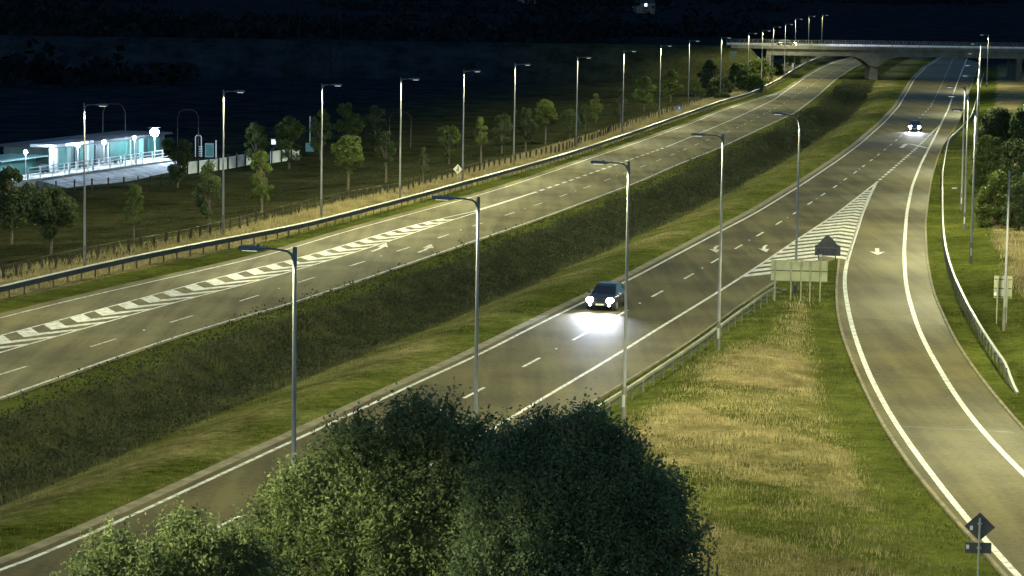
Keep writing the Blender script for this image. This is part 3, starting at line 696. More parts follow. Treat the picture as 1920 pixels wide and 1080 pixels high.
barrier('curved crash barrier on the grass right of the exit ramp', BS, 2.0, [(WBm + [], 'rail', 'rail_face'), ([(-0.07, 0.775), (-0.07, 0.81), (0.05, 0.82), (0.05, 0.775)], 'lit_top_edge', 'rail_top')], 0.72, -0.09, 'near', 'rail_face')  # bright strip over a dark face paints the light from above

# timber post and wire fence beyond the left verge
t = thing('timber_fence', 'low timber post and wire fence behind the left verge', 'fence'); s = arclen(FL); q = np.arange(0, s[-1], 2.15)
c = at_s(FL, s, q) + rng.normal(0, .05, (len(q), 2)); zz = zones(c)[0]; extra = MB(); k = 0; base = None
for i in range(len(c)):
    h = .82 + random.uniform(-.12, .12); inv = abs(c[i, 0]) / c[i, 1] < 0.197
    if inv and k < 100:
        if base is None: base = MB().tube([(0, 0, -.3), (0, 0, 1.08), (0, 0, 1.12)], [0.10, 0.095, 0.06], 8).build('post', M['timber'], t); o = base
        else: o = base.copy(); COL.objects.link(o)
        o.parent = t; o.location = (c[i, 0], c[i, 1], zz[i]); o.rotation_euler = (random.uniform(-.05, .05), random.uniform(-.06, .06), random.random() * 3); o.scale = (1, 1, h); k += 1
    else: extra.tube([(c[i, 0], c[i, 1], zz[i] - .2), (c[i, 0], c[i, 1], zz[i] + h)], 0.065, 6)
o = extra.build('far_posts', M['timber'], t); o['kind'] = 'stuff'
for hh in (0.5, 0.9):
    MB().tube([(c[i, 0], c[i, 1], zz[i] + hh) for i in range(len(c))], 0.009, 4).build('wire', M['wire'], t)

# ------------------------------------------------------------------ trees
def tree(name, label, base, h, w, mt, trunk_h=None, n=2600, leaf=None, shape='round', clumps=34, group=None, stems=1, lean=0.0):
    t = thing(name, label, 'tree' if 'tree' in name or 'sapling' in name else 'shrub', base, 0, group)
    trunk_h = h * 0.3 if trunk_h is None else trunk_h; ch = (h - trunk_h); cc = []; R = random.Random(label)
    mb = MB()
    for s_ in range(clumps):
        u = R.random() ** 0.9; a = R.random() * 6.283
        if shape == 'round': r = math.sqrt(max(0.03, 1 - (2 * u - 1) ** 2))
        elif shape == 'egg': r = (math.sin(math.pi * min(1, u ** 0.75)) ** 0.7)
        elif shape == 'funnel': r = 0.12 + 0.88 * u ** 0.8
        elif shape == 'tall': r = (math.sin(math.pi * (0.08 + 0.88 * u)) ** 0.55)
        else: r = math.sqrt(max(0.0, 1 - u * u * 0.9))
        rr = r * w / 2 * (0.35 + 0.5 * math.sqrt(R.random())) 
        cc.append((rr * math.cos(a) + lean * u, rr * math.sin(a), trunk_h + ch * (0.06 + 0.88 * u)))
    top = h * 0.86; tr = 0.02 * h
    mb.tube([(0, 0, -.3), (0.02 * w, 0, trunk_h * .6), (lean * .3, 0.02 * w, trunk_h + ch * .3), (lean * .8, 0, top)], [tr * 1.3, tr, tr * .7, tr * .2], 7)
    for c_ in cc[:14]:
        z0 = trunk_h * .8 + (c_[2] - trunk_h) * .45; mb.tube([(lean * .2, 0, z0), (c_[0] * .55, c_[1] * .55, z0 + (c_[2] - z0) * .6), c_], [tr * .45, tr * .3, tr * .1], 5, cap=False)
    mb.build('trunk', M['bark'], t, smooth=True)
    cc = np.array(cc); n = int(n * 2.2); k = rng.integers(0, len(cc), n); rad = w * 0.17 * rng.uniform(.5, 1.25, len(cc))
    pos = cc[k] + rand_dirs(n) * (rng.uniform(0, 1, n) ** 0.45)[:, None] * rad[k][:, None] * np.array([1, 1, 0.85])
    pos[:, 2] = np.maximum(pos[:, 2], 0.03)
    v, f = leaf_quads(pos, leaf or w * 0.062, .65); obj('crown', fast_mesh('crown', v, f, M[mt]), t)
    return t
GT = 'young trees of the field between fence and station'
def T(px, yb, yt, wpx, mt, label, shape='round', trunk=0.3, n=2600, name='tree', lean=0, clumps=34):
    p = P(px, yb); g = gz(p.x, p.y); D = p.y; h = (yb - yt) * D / F_PX - g
    p.z = g
    # shift to keep the base on the ground it stands on
    return tree(name, label, p, h, wpx * D / F_PX, mt, trunk_h=h * trunk, n=n, shape=shape, group=None, lean=lean, clumps=clumps)
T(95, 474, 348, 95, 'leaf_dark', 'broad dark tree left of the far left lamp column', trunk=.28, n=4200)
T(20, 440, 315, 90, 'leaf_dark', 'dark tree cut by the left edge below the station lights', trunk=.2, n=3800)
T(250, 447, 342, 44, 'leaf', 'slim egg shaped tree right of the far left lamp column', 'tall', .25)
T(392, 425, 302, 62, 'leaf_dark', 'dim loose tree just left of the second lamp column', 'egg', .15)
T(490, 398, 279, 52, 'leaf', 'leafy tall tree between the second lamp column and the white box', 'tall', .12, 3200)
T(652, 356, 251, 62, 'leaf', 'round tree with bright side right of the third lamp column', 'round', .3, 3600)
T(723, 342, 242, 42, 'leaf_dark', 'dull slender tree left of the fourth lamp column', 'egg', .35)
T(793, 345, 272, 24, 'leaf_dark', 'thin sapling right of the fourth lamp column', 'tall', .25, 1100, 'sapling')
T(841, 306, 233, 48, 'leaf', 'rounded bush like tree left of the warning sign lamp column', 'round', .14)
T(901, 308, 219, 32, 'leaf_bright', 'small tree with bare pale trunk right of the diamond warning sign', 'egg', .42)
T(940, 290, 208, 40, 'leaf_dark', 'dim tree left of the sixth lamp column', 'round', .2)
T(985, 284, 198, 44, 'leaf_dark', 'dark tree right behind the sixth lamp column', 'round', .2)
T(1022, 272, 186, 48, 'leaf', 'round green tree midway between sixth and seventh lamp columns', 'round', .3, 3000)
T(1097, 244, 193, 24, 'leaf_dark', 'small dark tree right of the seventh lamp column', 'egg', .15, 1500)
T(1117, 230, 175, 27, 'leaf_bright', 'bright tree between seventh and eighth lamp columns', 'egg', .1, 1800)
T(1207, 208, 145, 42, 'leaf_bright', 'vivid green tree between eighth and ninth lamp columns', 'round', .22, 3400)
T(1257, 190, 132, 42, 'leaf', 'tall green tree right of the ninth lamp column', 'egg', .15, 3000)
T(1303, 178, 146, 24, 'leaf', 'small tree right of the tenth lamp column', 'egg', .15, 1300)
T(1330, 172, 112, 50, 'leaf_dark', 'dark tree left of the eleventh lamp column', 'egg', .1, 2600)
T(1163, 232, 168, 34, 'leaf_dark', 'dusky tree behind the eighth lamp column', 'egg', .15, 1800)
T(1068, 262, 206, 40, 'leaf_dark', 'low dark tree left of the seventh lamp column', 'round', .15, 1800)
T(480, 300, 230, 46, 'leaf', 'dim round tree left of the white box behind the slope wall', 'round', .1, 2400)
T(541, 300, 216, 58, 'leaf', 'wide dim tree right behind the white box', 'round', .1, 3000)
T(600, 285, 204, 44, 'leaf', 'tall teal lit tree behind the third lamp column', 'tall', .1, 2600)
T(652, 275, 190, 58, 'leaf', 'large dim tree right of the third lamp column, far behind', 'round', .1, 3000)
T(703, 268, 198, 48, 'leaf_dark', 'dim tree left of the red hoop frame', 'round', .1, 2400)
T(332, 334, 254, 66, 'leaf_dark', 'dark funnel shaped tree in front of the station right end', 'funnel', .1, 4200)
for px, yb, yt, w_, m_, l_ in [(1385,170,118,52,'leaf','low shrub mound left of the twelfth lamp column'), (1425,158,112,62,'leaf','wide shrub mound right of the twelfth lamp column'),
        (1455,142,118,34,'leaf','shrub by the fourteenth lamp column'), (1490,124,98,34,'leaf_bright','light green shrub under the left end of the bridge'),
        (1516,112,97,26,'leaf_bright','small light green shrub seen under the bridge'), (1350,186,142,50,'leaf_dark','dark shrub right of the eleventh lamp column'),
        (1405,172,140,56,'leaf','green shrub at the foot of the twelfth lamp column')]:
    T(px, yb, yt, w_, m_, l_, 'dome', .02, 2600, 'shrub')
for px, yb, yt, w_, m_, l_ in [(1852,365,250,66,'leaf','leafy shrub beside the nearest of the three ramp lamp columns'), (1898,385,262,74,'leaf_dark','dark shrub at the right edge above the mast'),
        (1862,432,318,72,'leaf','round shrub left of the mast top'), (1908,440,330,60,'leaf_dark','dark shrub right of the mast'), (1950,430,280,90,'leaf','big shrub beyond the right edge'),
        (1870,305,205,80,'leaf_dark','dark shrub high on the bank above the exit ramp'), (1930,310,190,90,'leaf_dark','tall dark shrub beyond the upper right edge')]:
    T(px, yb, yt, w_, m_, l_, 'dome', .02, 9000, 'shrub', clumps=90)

# foreground trees close to the camera
def near_tree(label, D, blobs, base_px, mt, leaf, density):
    bx, _ = base_px; base = PD(bx, 1080, D); gx = gz(base.x, D); t = thing('bushy_tree', label, 'tree', (base.x, D, gx))
    pos = []; mb = MB(); k_ = D / F_PX
    fork = Vector((0, 0, 2.2)); mb.tube([(0, 0, -.4), (0.05, 0, 1.2), tuple(fork)], [0.26, 0.2, 0.17], 10)
    rs = random.Random(label); extra = []
    for (x, y_, r, dd) in blobs:
        for _ in range(3):
            a = rs.uniform(-2.9, -0.25); e = rs.uniform(.85, 1.12)
            extra.append((x + math.cos(a) * r * e, y_ + math.sin(a) * r * e, r * rs.uniform(.16, .36), dd + rs.uniform(-.5, .3)))
    for (x, y_, r, dd) in blobs + extra:
        y_ += 26 if mt == 'leaf_willow' else 14; r *= 0.94
        c_ = PD(x, y_, D + dd) - Vector((base.x, D, gx)); R_ = r * k_
        mid = fork.lerp(c_, .5) + Vector((random.uniform(-.3, .3), random.uniform(-.3, .3), 0))
        mb.tube([tuple(fork), tuple(mid), tuple(c_)], [0.11, 0.07, 0.02], 6, cap=False)
        nn = int(density * R_ ** 2)
        # twigs: leaves gather along short shoots that leave the blob outwards
        ns = max(14, nn // 26); d = rand_dirs(ns); rr = R_ * rng.uniform(0.35, 1.0, ns) ** 0.6; far_ = rng.uniform(0, 1, ns) < 0.14; rr[far_] = R_ * rng.uniform(1.0, 1.22, far_.sum()); st = np.array(c_) + d * rr[:, None] * np.array([1, 1, 1.06])
        dirn = d * 0.8 + np.array([0, 0, 0.5]) + rng.normal(0, .45, (ns, 3)); dirn /= np.linalg.norm(dirn, axis=1)[:, None]
        sh = rng.integers(0, ns, nn); tt = rng.uniform(-.5, 1, nn)[:, None] * rng.uniform(.25, .6, ns)[sh][:, None]
        sc_ = rng.uniform(.02, .11, ns)[sh][:, None]; pos.append(st[sh] + dirn[sh] * tt + rng.normal(0, 1, (nn, 3)) * sc_)
    mb.build('trunk', M['bark'], t, smooth=True)
    v, f = leaf_quads(np.vstack(pos), leaf, .5); obj('crown', fast_mesh('crown', v, f, M[mt]), t)
near_tree('sunken bush at the bottom left whose leafy tops cross the near road edge', 56,
    [(200,1040,44,0),(150,1090,50,.3),(245,1085,55,0),(340,1030,58,0),(390,1050,62,-.3),(300,1100,70,-.5),(430,1075,60,-.2),(480,1100,60,0),(215,1000,20,0),(350,982,26,.2)], (310, 0), 'leaf_near', .10, 6800)
near_tree('big bushy tree in the bottom centre with light tipped leaves', 60,
    [(790,775,38,.4),(760,815,55,.3),(850,810,60,.2),(670,830,48,.4),(640,850,50,.2),(700,880,75,0),(800,890,85,0),(890,870,70,.3),(560,920,55,.3),(590,950,72,0),(520,960,45,.4),(680,980,95,-.6),
     (800,1000,100,-.8),(580,1040,80,-.5),(500,1040,60,0),(700,1080,90,-1),(850,1080,90,-1),(900,960,80,-.3),(930,900,45,.2),(735,775,18,.3),(470,1000,26,.3)], (720, 0), 'leaf_near', .10, 6800)
near_tree('smooth dark blue green tree in the bottom centre right of the lighter one', 57,
    [(1100,825,58,.3),(1040,840,62,.4),(980,850,55,.5),(1150,870,65,.2),(1200,920,62,.3),(1060,920,95,-.3),(1160,980,90,-.3),(1235,980,55,.2),(960,940,80,0),(990,1040,95,-.8),(1110,1060,100,-.8),
     (1230,1060,70,0),(920,1060,70,-.6),(1290,1060,22,.4),(1090,785,30,.3),(1020,795,28,.4),(950,815,26,.5),(1062,772,16,.3),(1143,806,22,.3),(1188,850,24,.3),(1262,915,26,.3),(1292,985,24,.3),(1115,758,12,.3)], (1090, 0), 'leaf_willow', .09, 13500)
# sparse twiggy bush right of it
near_tree('thin twiggy bush at the bottom, right of the dark tree', 58, [(1325,1050,30,0),(1340,1090,35,0),(1310,1100,30,0)], (1328, 0), 'leaf_willow', .05, 1500)

# ------------------------------------------------------------------ signs
def face_cam_rz(p): return math.atan2(p.y, p.x) - math.pi / 2
# big sign seen from behind: local x across, y away
p = P(1497, 566); t = thing('large_sign', 'large pale sign board seen from behind on five posts, on the grass island', 'road sign', (p.x, p.y, gz(p.x, p.y)), face_cam_rz(p))
k = p.y / F_PX; cx = 1497
for i, (x, yb) in enumerate([(1452,565),(1482,565),(1501,568),(1518,566),(1537,570)]):
    MB().tube([((x - cx) * k, -0.0, -.4), ((x - cx) * k, 0.0, (yb - 489) * k)], 0.045, 10).build('post', M['sign_back'], t, smooth=True)
for i, (y0, y1) in enumerate([(492, 508.6), (510.4, 529)]):
    MB().box((0, 0.1, (566 - (y0 + y1) / 2) * k), (106 * k, 0.04, (y1 - y0) * k)).build('panel', M['sign_back'], t)
for yv in (490.5, 509.5, 529.5): MB().box((0, 0.06, (566 - yv) * k), (106 * k, 0.05, 0.05)).build('stiffening_rail', M['sign_back' if yv < 500 else 'sign_dark'], t)
# house shaped dark sign on the nose
p = P(1551, 489); k = p.y / F_PX; t = thing('diverge_sign', 'dark house shaped sign back at the tip of the grass island', 'road sign', (p.x, p.y + .2, 0), face_cam_rz(p))
q = lambda x, y_: ((x - 1551) * k, (489 - y_) * k + .12)
MB().prism([q(1528,483), q(1528,463.5), q(1533,462), q(1545,448), q(1551,443.5), q(1558,448), q(1570,462), q(1576,464), q(1576,483)][::-1], 'y', 0.0, 0.07).build('panel', M['sign_dark'], t)
MB().box((0, -0.03, 0.9), (40 * k, 0.05, 0.07)).build('rail', M['head'], t)
for sx in (-.6, .6): MB().tube([(sx, -.01, -.4), (sx, -.01, 1.1)], 0.04, 8).build('post', M['sign_dark'], t)
p = P(1538, 493); t = thing('marker_post', 'short pale marker post in front of the dark house shaped sign', 'marker post', p)
MB().box((0, 0, .3), (.22, .08, .66)).build('body', M['sign_back'], t, bevel=.01); MB().box((0, -.045, .5), (.16, .01, .12)).build('reflector', M['sticker'], t)
# small sign back at right
p = P(1880, 612); k = p.y / F_PX; t = thing('small_sign', 'small pale green sign back on two posts behind the bare mast', 'road sign', (p.x, p.y + .3, gz(p.x, p.y)), face_cam_rz(p))
q = lambda x, y_: ((x - 1880) * k, (612 - y_) * k)
for x in (1870, 1888): MB().tube([(q(x, 0)[0], 0, -.4), (q(x, 0)[0], 0, q(0, 526)[1])], 0.04, 8).build('post', M['sign_back'], t)
MB().box((0, 0.1, q(0, 543.5)[1]), (34 * k, 0.03, 42 * k)).build('panel', M['sign_back'], t)
for yv in (529, 546, 562): MB().box((0, 0.06, q(0, yv)[1]), (32 * k, .03, .06)).build('rail', M['sign_dark'], t)
MB().box((-14 * k, .082, q(0, 557)[1]), (.12, .006, .16)).build('sticker', M['sticker'], t)
# diamond sign back, bottom right
D = 80.0; c = PD(1837, 988, D); g = gz(c.x, D); t = thing('warning_sign', 'dark back of a diamond warning sign with plate below, bottom right corner', 'road sign', (c.x, D, g), face_cam_rz(c))
k = D / F_PX; zc = c.z - g; tilt = math.radians(1.5)
MB().prism([(-29 * k, zc), (0, zc - 28 * k), (29 * k, zc), (0, zc + 28 * k)], 'y', 0.03, 0.05).build('diamond_plate', M['sign_dark'], t)
MB().prism([(-26 * k, zc - 52 * k), (23 * k, zc - 51 * k), (23 * k, zc - 30 * k), (-26 * k, zc - 31 * k)], 'y', 0.03, 0.05).build('lower_plate', M['sign_dark'], t)
MB().tube([(0, 0, -.3), (0, 0, zc + 17 * k)], 0.034, 10).build('post', M['galv'], t, smooth=True)
MB().box((-15.5 * k, .026, zc - 3 * k), (.09, .006, .13)).build('sticker', M['sticker'], t); MB().box((-21.5 * k, .026, zc - 40 * k), (.09, .006, .13)).build('sticker', M['sticker'], t)
for dz in (0.1, -.65): MB().box((0, .012, zc + dz), (.14, .035, .05)).build('clamp', M['galv'], t)
# small diamond sign left (merge from the side)
p = P(858, 343); k = p.y / F_PX; t = thing('merge_sign', 'small pale diamond sign with black side road symbol behind the left barrier', 'road sign', (p.x, p.y, gz(p.x, p.y)), face_cam_rz(p))
zc = (343 - 317) * k
MB().tube([(0, 0, -.3), (0, 0, zc)], .03, 8).build('post', M['galv'], t)
MB().prism([(-8.5 * k, zc), (0, zc - 9.5 * k), (8.5 * k, zc), (0, zc + 9.5 * k)], 'y', -.06, -.04).build('plate', M['yellow'], t)
mb = MB().prism([(.0 * k, zc - 5 * k), (1.6 * k, zc - 5 * k), (1.6 * k, zc + 5.5 * k), (0, zc + 5.5 * k)], 'y', -.066, -.0605).prism([(-4 * k, zc - 4 * k), (-2.4 * k, zc - 4 * k), (0, zc - .2 * k), (0, zc + 1.8 * k)], 'y', -.066, -.0605)
mb.build('symbol', M['black'], t)
p = P(1272, 212); t = thing('blue_sign', 'tiny blue marker sign behind the barrier right of the ninth lamp column', 'road sign', (p.x, p.y, gz(p.x, p.y)), face_cam_rz(p))
MB().tube([(0, 0, -.3), (0, 0, .9)], .035, 8).build('post', M['galv'], t); MB().box((0, -.05, .75), (.62, .03, .55)).build('plate', M['blue'], t); MB().box((.12, -.068, .75), (.12, .004, .36)).build('symbol', M['sticker'], t)
pp = PD(1375, 105, 520); k = 520 / F_PX; g = gz(pp.x, 520); t = thing('yield_sign', 'large pale upside down triangle sign between eleventh and twelfth lamp columns', 'road sign', (pp.x, 520, g), 0)
zc = pp.z - g
MB().tube([(0, 0, -.4), (0, 0, zc + .3)], .09, 8).build('post', M['sign_back'], t); MB().prism([(-8 * k, zc + 9 * k), (-1.3 * k, zc - 6 * k), (1.3 * k, zc - 6 * k), (8 * k, zc + 9 * k)], 'y', -.12, -.07).build('plate', M['sign_back'], t)
p = P(1486, 131); t = thing('marker_post', 'pale square post behind the barrier near the bridge', 'marker post', (p.x, p.y, gz(p.x, p.y)))
MB().box((0, 0, .75), (.5, .25, 1.5)).build('body', M['concrete_pale'], t, bevel=.03); MB().box((0, 0, 1.54), (.56, .3, .08)).build('cap', M['concrete_pale'], t)
p = P(1790, 357); t = thing('marker_post', 'small white marker lying in the grass right of the ramp barrier', 'marker post', (p.x, p.y, gz(p.x, p.y) + .12), .2)
MB().box((0, 0, .02), (.55, .16, .14)).build('body', M['sticker'], t, bevel=.02); MB().box((.2, -.085, .02), (.1, .01, .1)).build('reflector', M['black'], t)

# ------------------------------------------------------------------ cars
CARP = {'body': mat('car_paint', (0.03, 0.035, 0.05), 0.25, metal=0.4), 'glass': mat('car_glass', (0.01, 0.015, 0.03), 0.06), 'tyre': mat('tyre', (0.02, 0.02, 0.02), 0.9), 'rim': mat('rim', (0.5, 0.5, 0.52), 0.35, metal=0.8),
        'lamp': emit('headlamp_glass', (0.85, 0.92, 1.0), 60.0), 'tail': mat('tail_lamp', (0.3, 0.01, 0.01), 0.3), 'plate': mat('number_plate', (0.7, 0.7, 0.68), 0.5)}
def car(label, loc, rz, power=900.0):
    t = thing('car', label, 'car', loc, rz, None)   # forward is local +x
    st = [(-2.12,.62,.78,.42),(-2.0,.78,.98,.30),(-1.4,.86,1.02,.22),(-.6,.88,.98,.2),(.5,.88,.96,.2),(1.2,.87,.92,.22),(1.85,.80,.80,.25),(2.08,.66,.66,.34)]  # x, half width, top, bottom
    ring = []; mb = MB()
    for x, hw, zt, zb in st:
        r = [(-hw * .9, zb), (-hw, zb + .12), (-hw, zt - .14), (-hw * .86, zt), (0, zt + .03), (hw * .86, zt), (hw, zt - .14), (hw, zb + .12), (hw * .9, zb)]
        ring.append(len(mb.v)); mb.v += [(x, a, b_) for a, b_ in r]
    for i in range(len(st) - 1):
        for k_ in range(9): j = (k_ + 1) % 9; mb.f.append((ring[i] + k_, ring[i] + j, ring[i + 1] + j, ring[i + 1] + k_))
    mb.f.append(tuple(ring[0] + k_ for k_ in range(9))); mb.f.append(tuple(ring[-1] + k_ for k_ in range(9))[::-1])
    body = mb.build('body', CARP['body'], t, smooth=True)
    mb = MB(); b = 0
    for x, hw, z_ in [(-1.75,.66,1.0),(-1.35,.60,1.36),(-.9,.58,1.44),(.05,.58,1.45),(.4,.60,1.36),(1.05,.70,.95)]:
        mb.v += [(x, -hw - .1 * (1.45 - z_), z_ - .0), (x, hw + .1 * (1.45 - z_), z_)]
    base = len(mb.v)
    for x, hw in [(-1.75,.74),(-1.35,.76),(-.9,.78),(.05,.78),(.4,.78),(1.05,.76)]: mb.v += [(x, -hw, .94), (x, hw, .94)]
    for i in range(5):
        a = 2 * i; c_ = base + 2 * i; mb.f += [(a, a + 2, a + 3, a + 1), (a, c_, c_ + 2, a + 2), (a + 1, a + 3, c_ + 3, c_ + 1)]
    mb.f += [(0, 1, base + 1, base), (10, base + 10, base + 11, 11)]
    mb.build('windows', CARP['glass'], t, smooth=True)
    MB().prism([(-1.36,1.362),(-.9,1.444),(.05,1.454),(.38,1.372),(.38,1.385),(.05,1.475),(-.9,1.465),(-1.36,1.385)], 'y', -.59, .59).build('roof', CARP['body'], t)
    for sy in (-1, 1):
        for x in (-1.3, 1.32):
            w_ = MB().tube([(x, sy * .70, .32), (x, sy * .89, .32)], .32, 20).build('wheel', CARP['tyre'], t, smooth=True)
            MB().tube([(x, sy * .885, .32), (x, sy * .90, .32)], .2, 14).build('rim', CARP['rim'], w_)
        mb = MB(); mb.prism([(sy * .42, .58), (sy * .54, .52), (sy * .72, .53), (sy * .82, .62), (sy * .82, .74), (sy * .72, .83), (sy * .52, .83), (sy * .42, .74)], 'x', 1.9, 2.15); mb.build('headlight', CARP['lamp'], t)
        MB().box((.75, sy * .95, 1.0), (.14, .2, .13)).build('mirror', CARP['body'], t, bevel=.03)
        MB().box((-2.1, sy * .55, .8), (.08, .25, .12)).build('tail_light', CARP['tail'], t)
        spot('headlight_beam', t, (2.16, sy * .62, .66), power, (.78, .85, 1.0), 1.5, 0.9, (math.radians(86), 0, math.radians(-90)), .07, False)
    MB().box((2.08, 0, .52), (.05, .8, .16)).build('grille', M['black'], t); MB().box((2.12, 0, .42), (.02, .5, .11)).build('number_plate', CARP['plate'], t)
    for sy in (-1, 1): MB().tube([(2.06, sy * .58, .40), (2.15, sy * .58, .40)], .07, 12).build('extra_glare_disc', CARP['lamp'], t)  # glowing discs added to strengthen the headlight glare
    return t
pc = P(1124, 585); d = -tang(RL, (1124, 585)); 
car('dark car with both headlights on, driving towards the camera in the near carriageway', (pc.x - d.x * 2.1, pc.y - d.y * 2.1, 0.026), math.atan2(d.y, d.x), 4600)
pc = P(1716, 246); d = -tang(RM, (1716, 246))
car('second car with headlights on, far up the near carriageway by the exit lane', (pc.x, pc.y, 0.026), math.atan2(d.y, d.x), 3000)

# ------------------------------------------------------------------ road bridge
t = thing('road_bridge', 'concrete road bridge crossing both carriageways in the distance', 'bridge', (0, Y_BR, 0))
x0, x1 = 44.0, 150.0
def Zb(px, py): return PD(px, py, Y_BR - 6).z
MB().prism([(-6, 6.85), (6, 6.85), (6, 7.1), (-6, 7.1)], 'x', 48.0, x1).build('deck', M['asphalt'], t)
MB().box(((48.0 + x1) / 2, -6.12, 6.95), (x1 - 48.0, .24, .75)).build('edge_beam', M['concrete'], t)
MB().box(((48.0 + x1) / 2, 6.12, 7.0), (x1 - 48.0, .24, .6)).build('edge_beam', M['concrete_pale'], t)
# main beams with curved haunches at the piers
so = []
XP = PD(1640.5, 130, Y_BR - 6).x
x0 = 56.0
for x in np.linspace(x0, x1, 107):
    dd = min(abs(x - XP + 1), abs(x - XP - 1)) if abs(x - XP) > 1 else 0
    so.append((x, 5.15 - 2.25 * max(0, 1 - dd / 5.0) ** 2.2))
MB().prism([(x1, 6.6), (x0, 6.6)] + so, 'y', -5.85, 5.85).build('girder', M['concrete'], t)
MB().box((XP, 0, 1.4), (1.75, 9, 3.4)).build('pier', M['concrete'], t, bevel=.05)
for X_ in (X_AB0 - 1.0, X_AB1 + .5): MB().box((X_, 0, 2.6), (1.2, 11.5, 5.6)).build('abutment', M['concrete'], t)
for yy_ in (-6.12, 6.12):
    rl_ = MB()
    for hz in (7.45, 7.95, 8.45): rl_.tube([(48.0, yy_, hz), (x1, yy_, hz)], .045, 6)
    for x in np.arange(48.0, x1, 0.6): rl_.tube([(x, yy_, 7.3), (x, yy_, 8.45)], .022, 4)
    for x in np.arange(48.0, x1, 3.0): rl_.box((x, yy_, 7.85), (.12, .12, 1.25))
    rl_.build('railing', M['rail_face'], t)
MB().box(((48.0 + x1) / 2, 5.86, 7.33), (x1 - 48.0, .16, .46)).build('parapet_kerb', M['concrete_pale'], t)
pb = PD(1489, 78, Y_BR)
car('car on the road bridge shining its headlights along the railing', (pb.x - 2, Y_BR - 2.2, 7.12), 0.16, 16000)

# ------------------------------------------------------------------ station
A_ = P(75, 333); B_ = P(300, 301); u = (B_ - A_); u.z = 0; LST = u.length; u.normalize(); rzs = math.atan2(u.y, u.x)
gS = min(gz(A_.x, A_.y), gz(B_.x, B_.y)); ST = (A_.x, A_.y, gS)
# helper: pixel -> local x along the platform line at lateral offset v (metres behind the face)
def sx(px, v=0.0):
    d = ray(px, 280); n_ = Vector((-u.y, u.x)); o_ = Vector((A_.x, A_.y)) + n_ * v
    # solve o + u*s on the vertical plane through the camera and px
    a1, b1, c1 = u.x, -d.x, -o_.x; a2, b2, c2 = u.y, -d.y, -o_.y; det = a1 * b2 - a2 * b1
    return (c1 * b2 - c2 * b1) / det
def sz(px, py, v=0.0):
    s_ = sx(px, v); yq = A_.y + u.y * s_ + u.x * v; return PD(px, py, yq).z - gS
M['teal'] = mat('teal_cladding', (0.025, 0.13, 0.12), 0.55, (0.05, 0.20, 0.19), .6)
M['teal_pale'] = mat('pale_teal_cladding', (0.12, 0.27, 0.26), 0.55, (0.18, 0.36, 0.35), .6)
M['pale_wall'] = mat('pale_painted_wall', (0.55, 0.62, 0.7), 0.8, (0.72, 0.78, 0.85), .7)
M['ramp'] = mat('ramp_surface', (0.10, 0.12, 0.13), 0.9, (0.30, 0.33, 0.36), .8, 8)
M['station_wall'] = mat('station_wall_paint', (0.05, 0.085, 0.09), 0.7, (0.09, 0.14, 0.15), .5)
M['white_wall'] = mat('white_render', (0.36, 0.40, 0.43), 0.8, (0.5, 0.53, 0.56), .7)
M['dark_door'] = mat('dark_door', (0.03, 0.05, 0.06), 0.4)
M['roof_dark'] = mat('dark_flat_roof', (0.03, 0.035, 0.045), 0.8, (0.05, 0.055, 0.065), .5)
M['cold'] = emit('cold_lamp_glass', (0.82, 0.92, 1.0), 300.0)
M['cold_roof'] = emit('canopy_edge_glow', (0.85, 0.92, 1.0), 3.0)  # emission stands in for the white-lit canopy edge
pt = 0.75
t = thing('station_platform', 'bright concrete platform with white railings under the blue white lights', 'platform', ST, rzs)
MB().box((LST / 2 + 2, 2.0, pt / 2 - .2), (LST + 8, 4.0, pt + .4)).build('slab', M['concrete_pale'], t)
MB().box((LST / 2 + 2, -0.03, pt + .04), (LST + 8, .5, .08)).build('coping', M['white_wall'], t)
MB().prism([(-4.2, -.5), (-.28, -.5), (-.28, .62), (-.8, .6), (-4.2, -.12)], 'x', -1, LST + 5).build('ramp', M['ramp'], t)
for bx_ in (6.5, 15.0, 24.0):
    MB().box((bx_, 2.6, pt + .45), (1.8, .45, .06)).box((bx_ - .7, 2.6, pt + .2), (.08, .4, .45)).box((bx_ + .7, 2.6, pt + .2), (.08, .4, .45)).box((bx_, 2.82, pt + .75), (1.8, .05, .4)).build('bench', M['dark_door'], t)
rl_ = MB()
xs_ = np.arange(-2, LST + 4, 2.7)
for k_, x in enumerate(xs_):
    rl_.box((x, .3, pt + .6), (.12, .12, 1.15))
for hz in (.45, .8, 1.15): rl_.tube([(-2, .3, pt + hz), (LST + 3.5, .3, pt + hz)], .045, 6)
rl_.build('railing', M['white_steel'], t)
for x in (sx(134), sx(178), sx(239), sx(259)): MB().box((x, .25, pt + .62), (.34, .1, 1.1)).build('notice_panel', M['white_steel'], t)
t = thing('station_building', 'long low teal clad station building with flat roof behind the platform', 'building', ST, rzs)
bh = 3.1; v0 = 4.2
bx0, bx1 = sx(92, v0), sx(310, v0)
MB().box(((bx0 + bx1) / 2, v0 + 2.6, bh / 2 - .2), (bx1 - bx0, 5, bh + .4)).build('wall', M['station_wall'], t)
mb = MB(); x = bx0
def clad(a, b_, mt):
    mb = MB(); xx_ = a
    while xx_ < b_ - .1: mb.box((xx_ + .1, v0 + .07, .75 + 1.1), (.14, .1, 2.15)); xx_ += .24
    mb.box(((a + b_) / 2, v0 + .085, 1.85), (b_ - a, .05, 2.2)); mb.build('cladding', mt, t)
for a, b_, mm in [(107,124,'teal'),(126,133,'teal_pale'),(150,157,'teal'),(166,176,'teal_pale'),(207,238,'teal'),(262,268,'teal_pale'),(280,300,'teal')]: clad(sx(a, v0), sx(b_, v0), M[mm])
for px_ in (144, 182, 248, 272): MB().box((sx(px_, v0), v0 + .02, 1.75), (.95, .1, 2.05)).build('door', M['dark_door'], t)
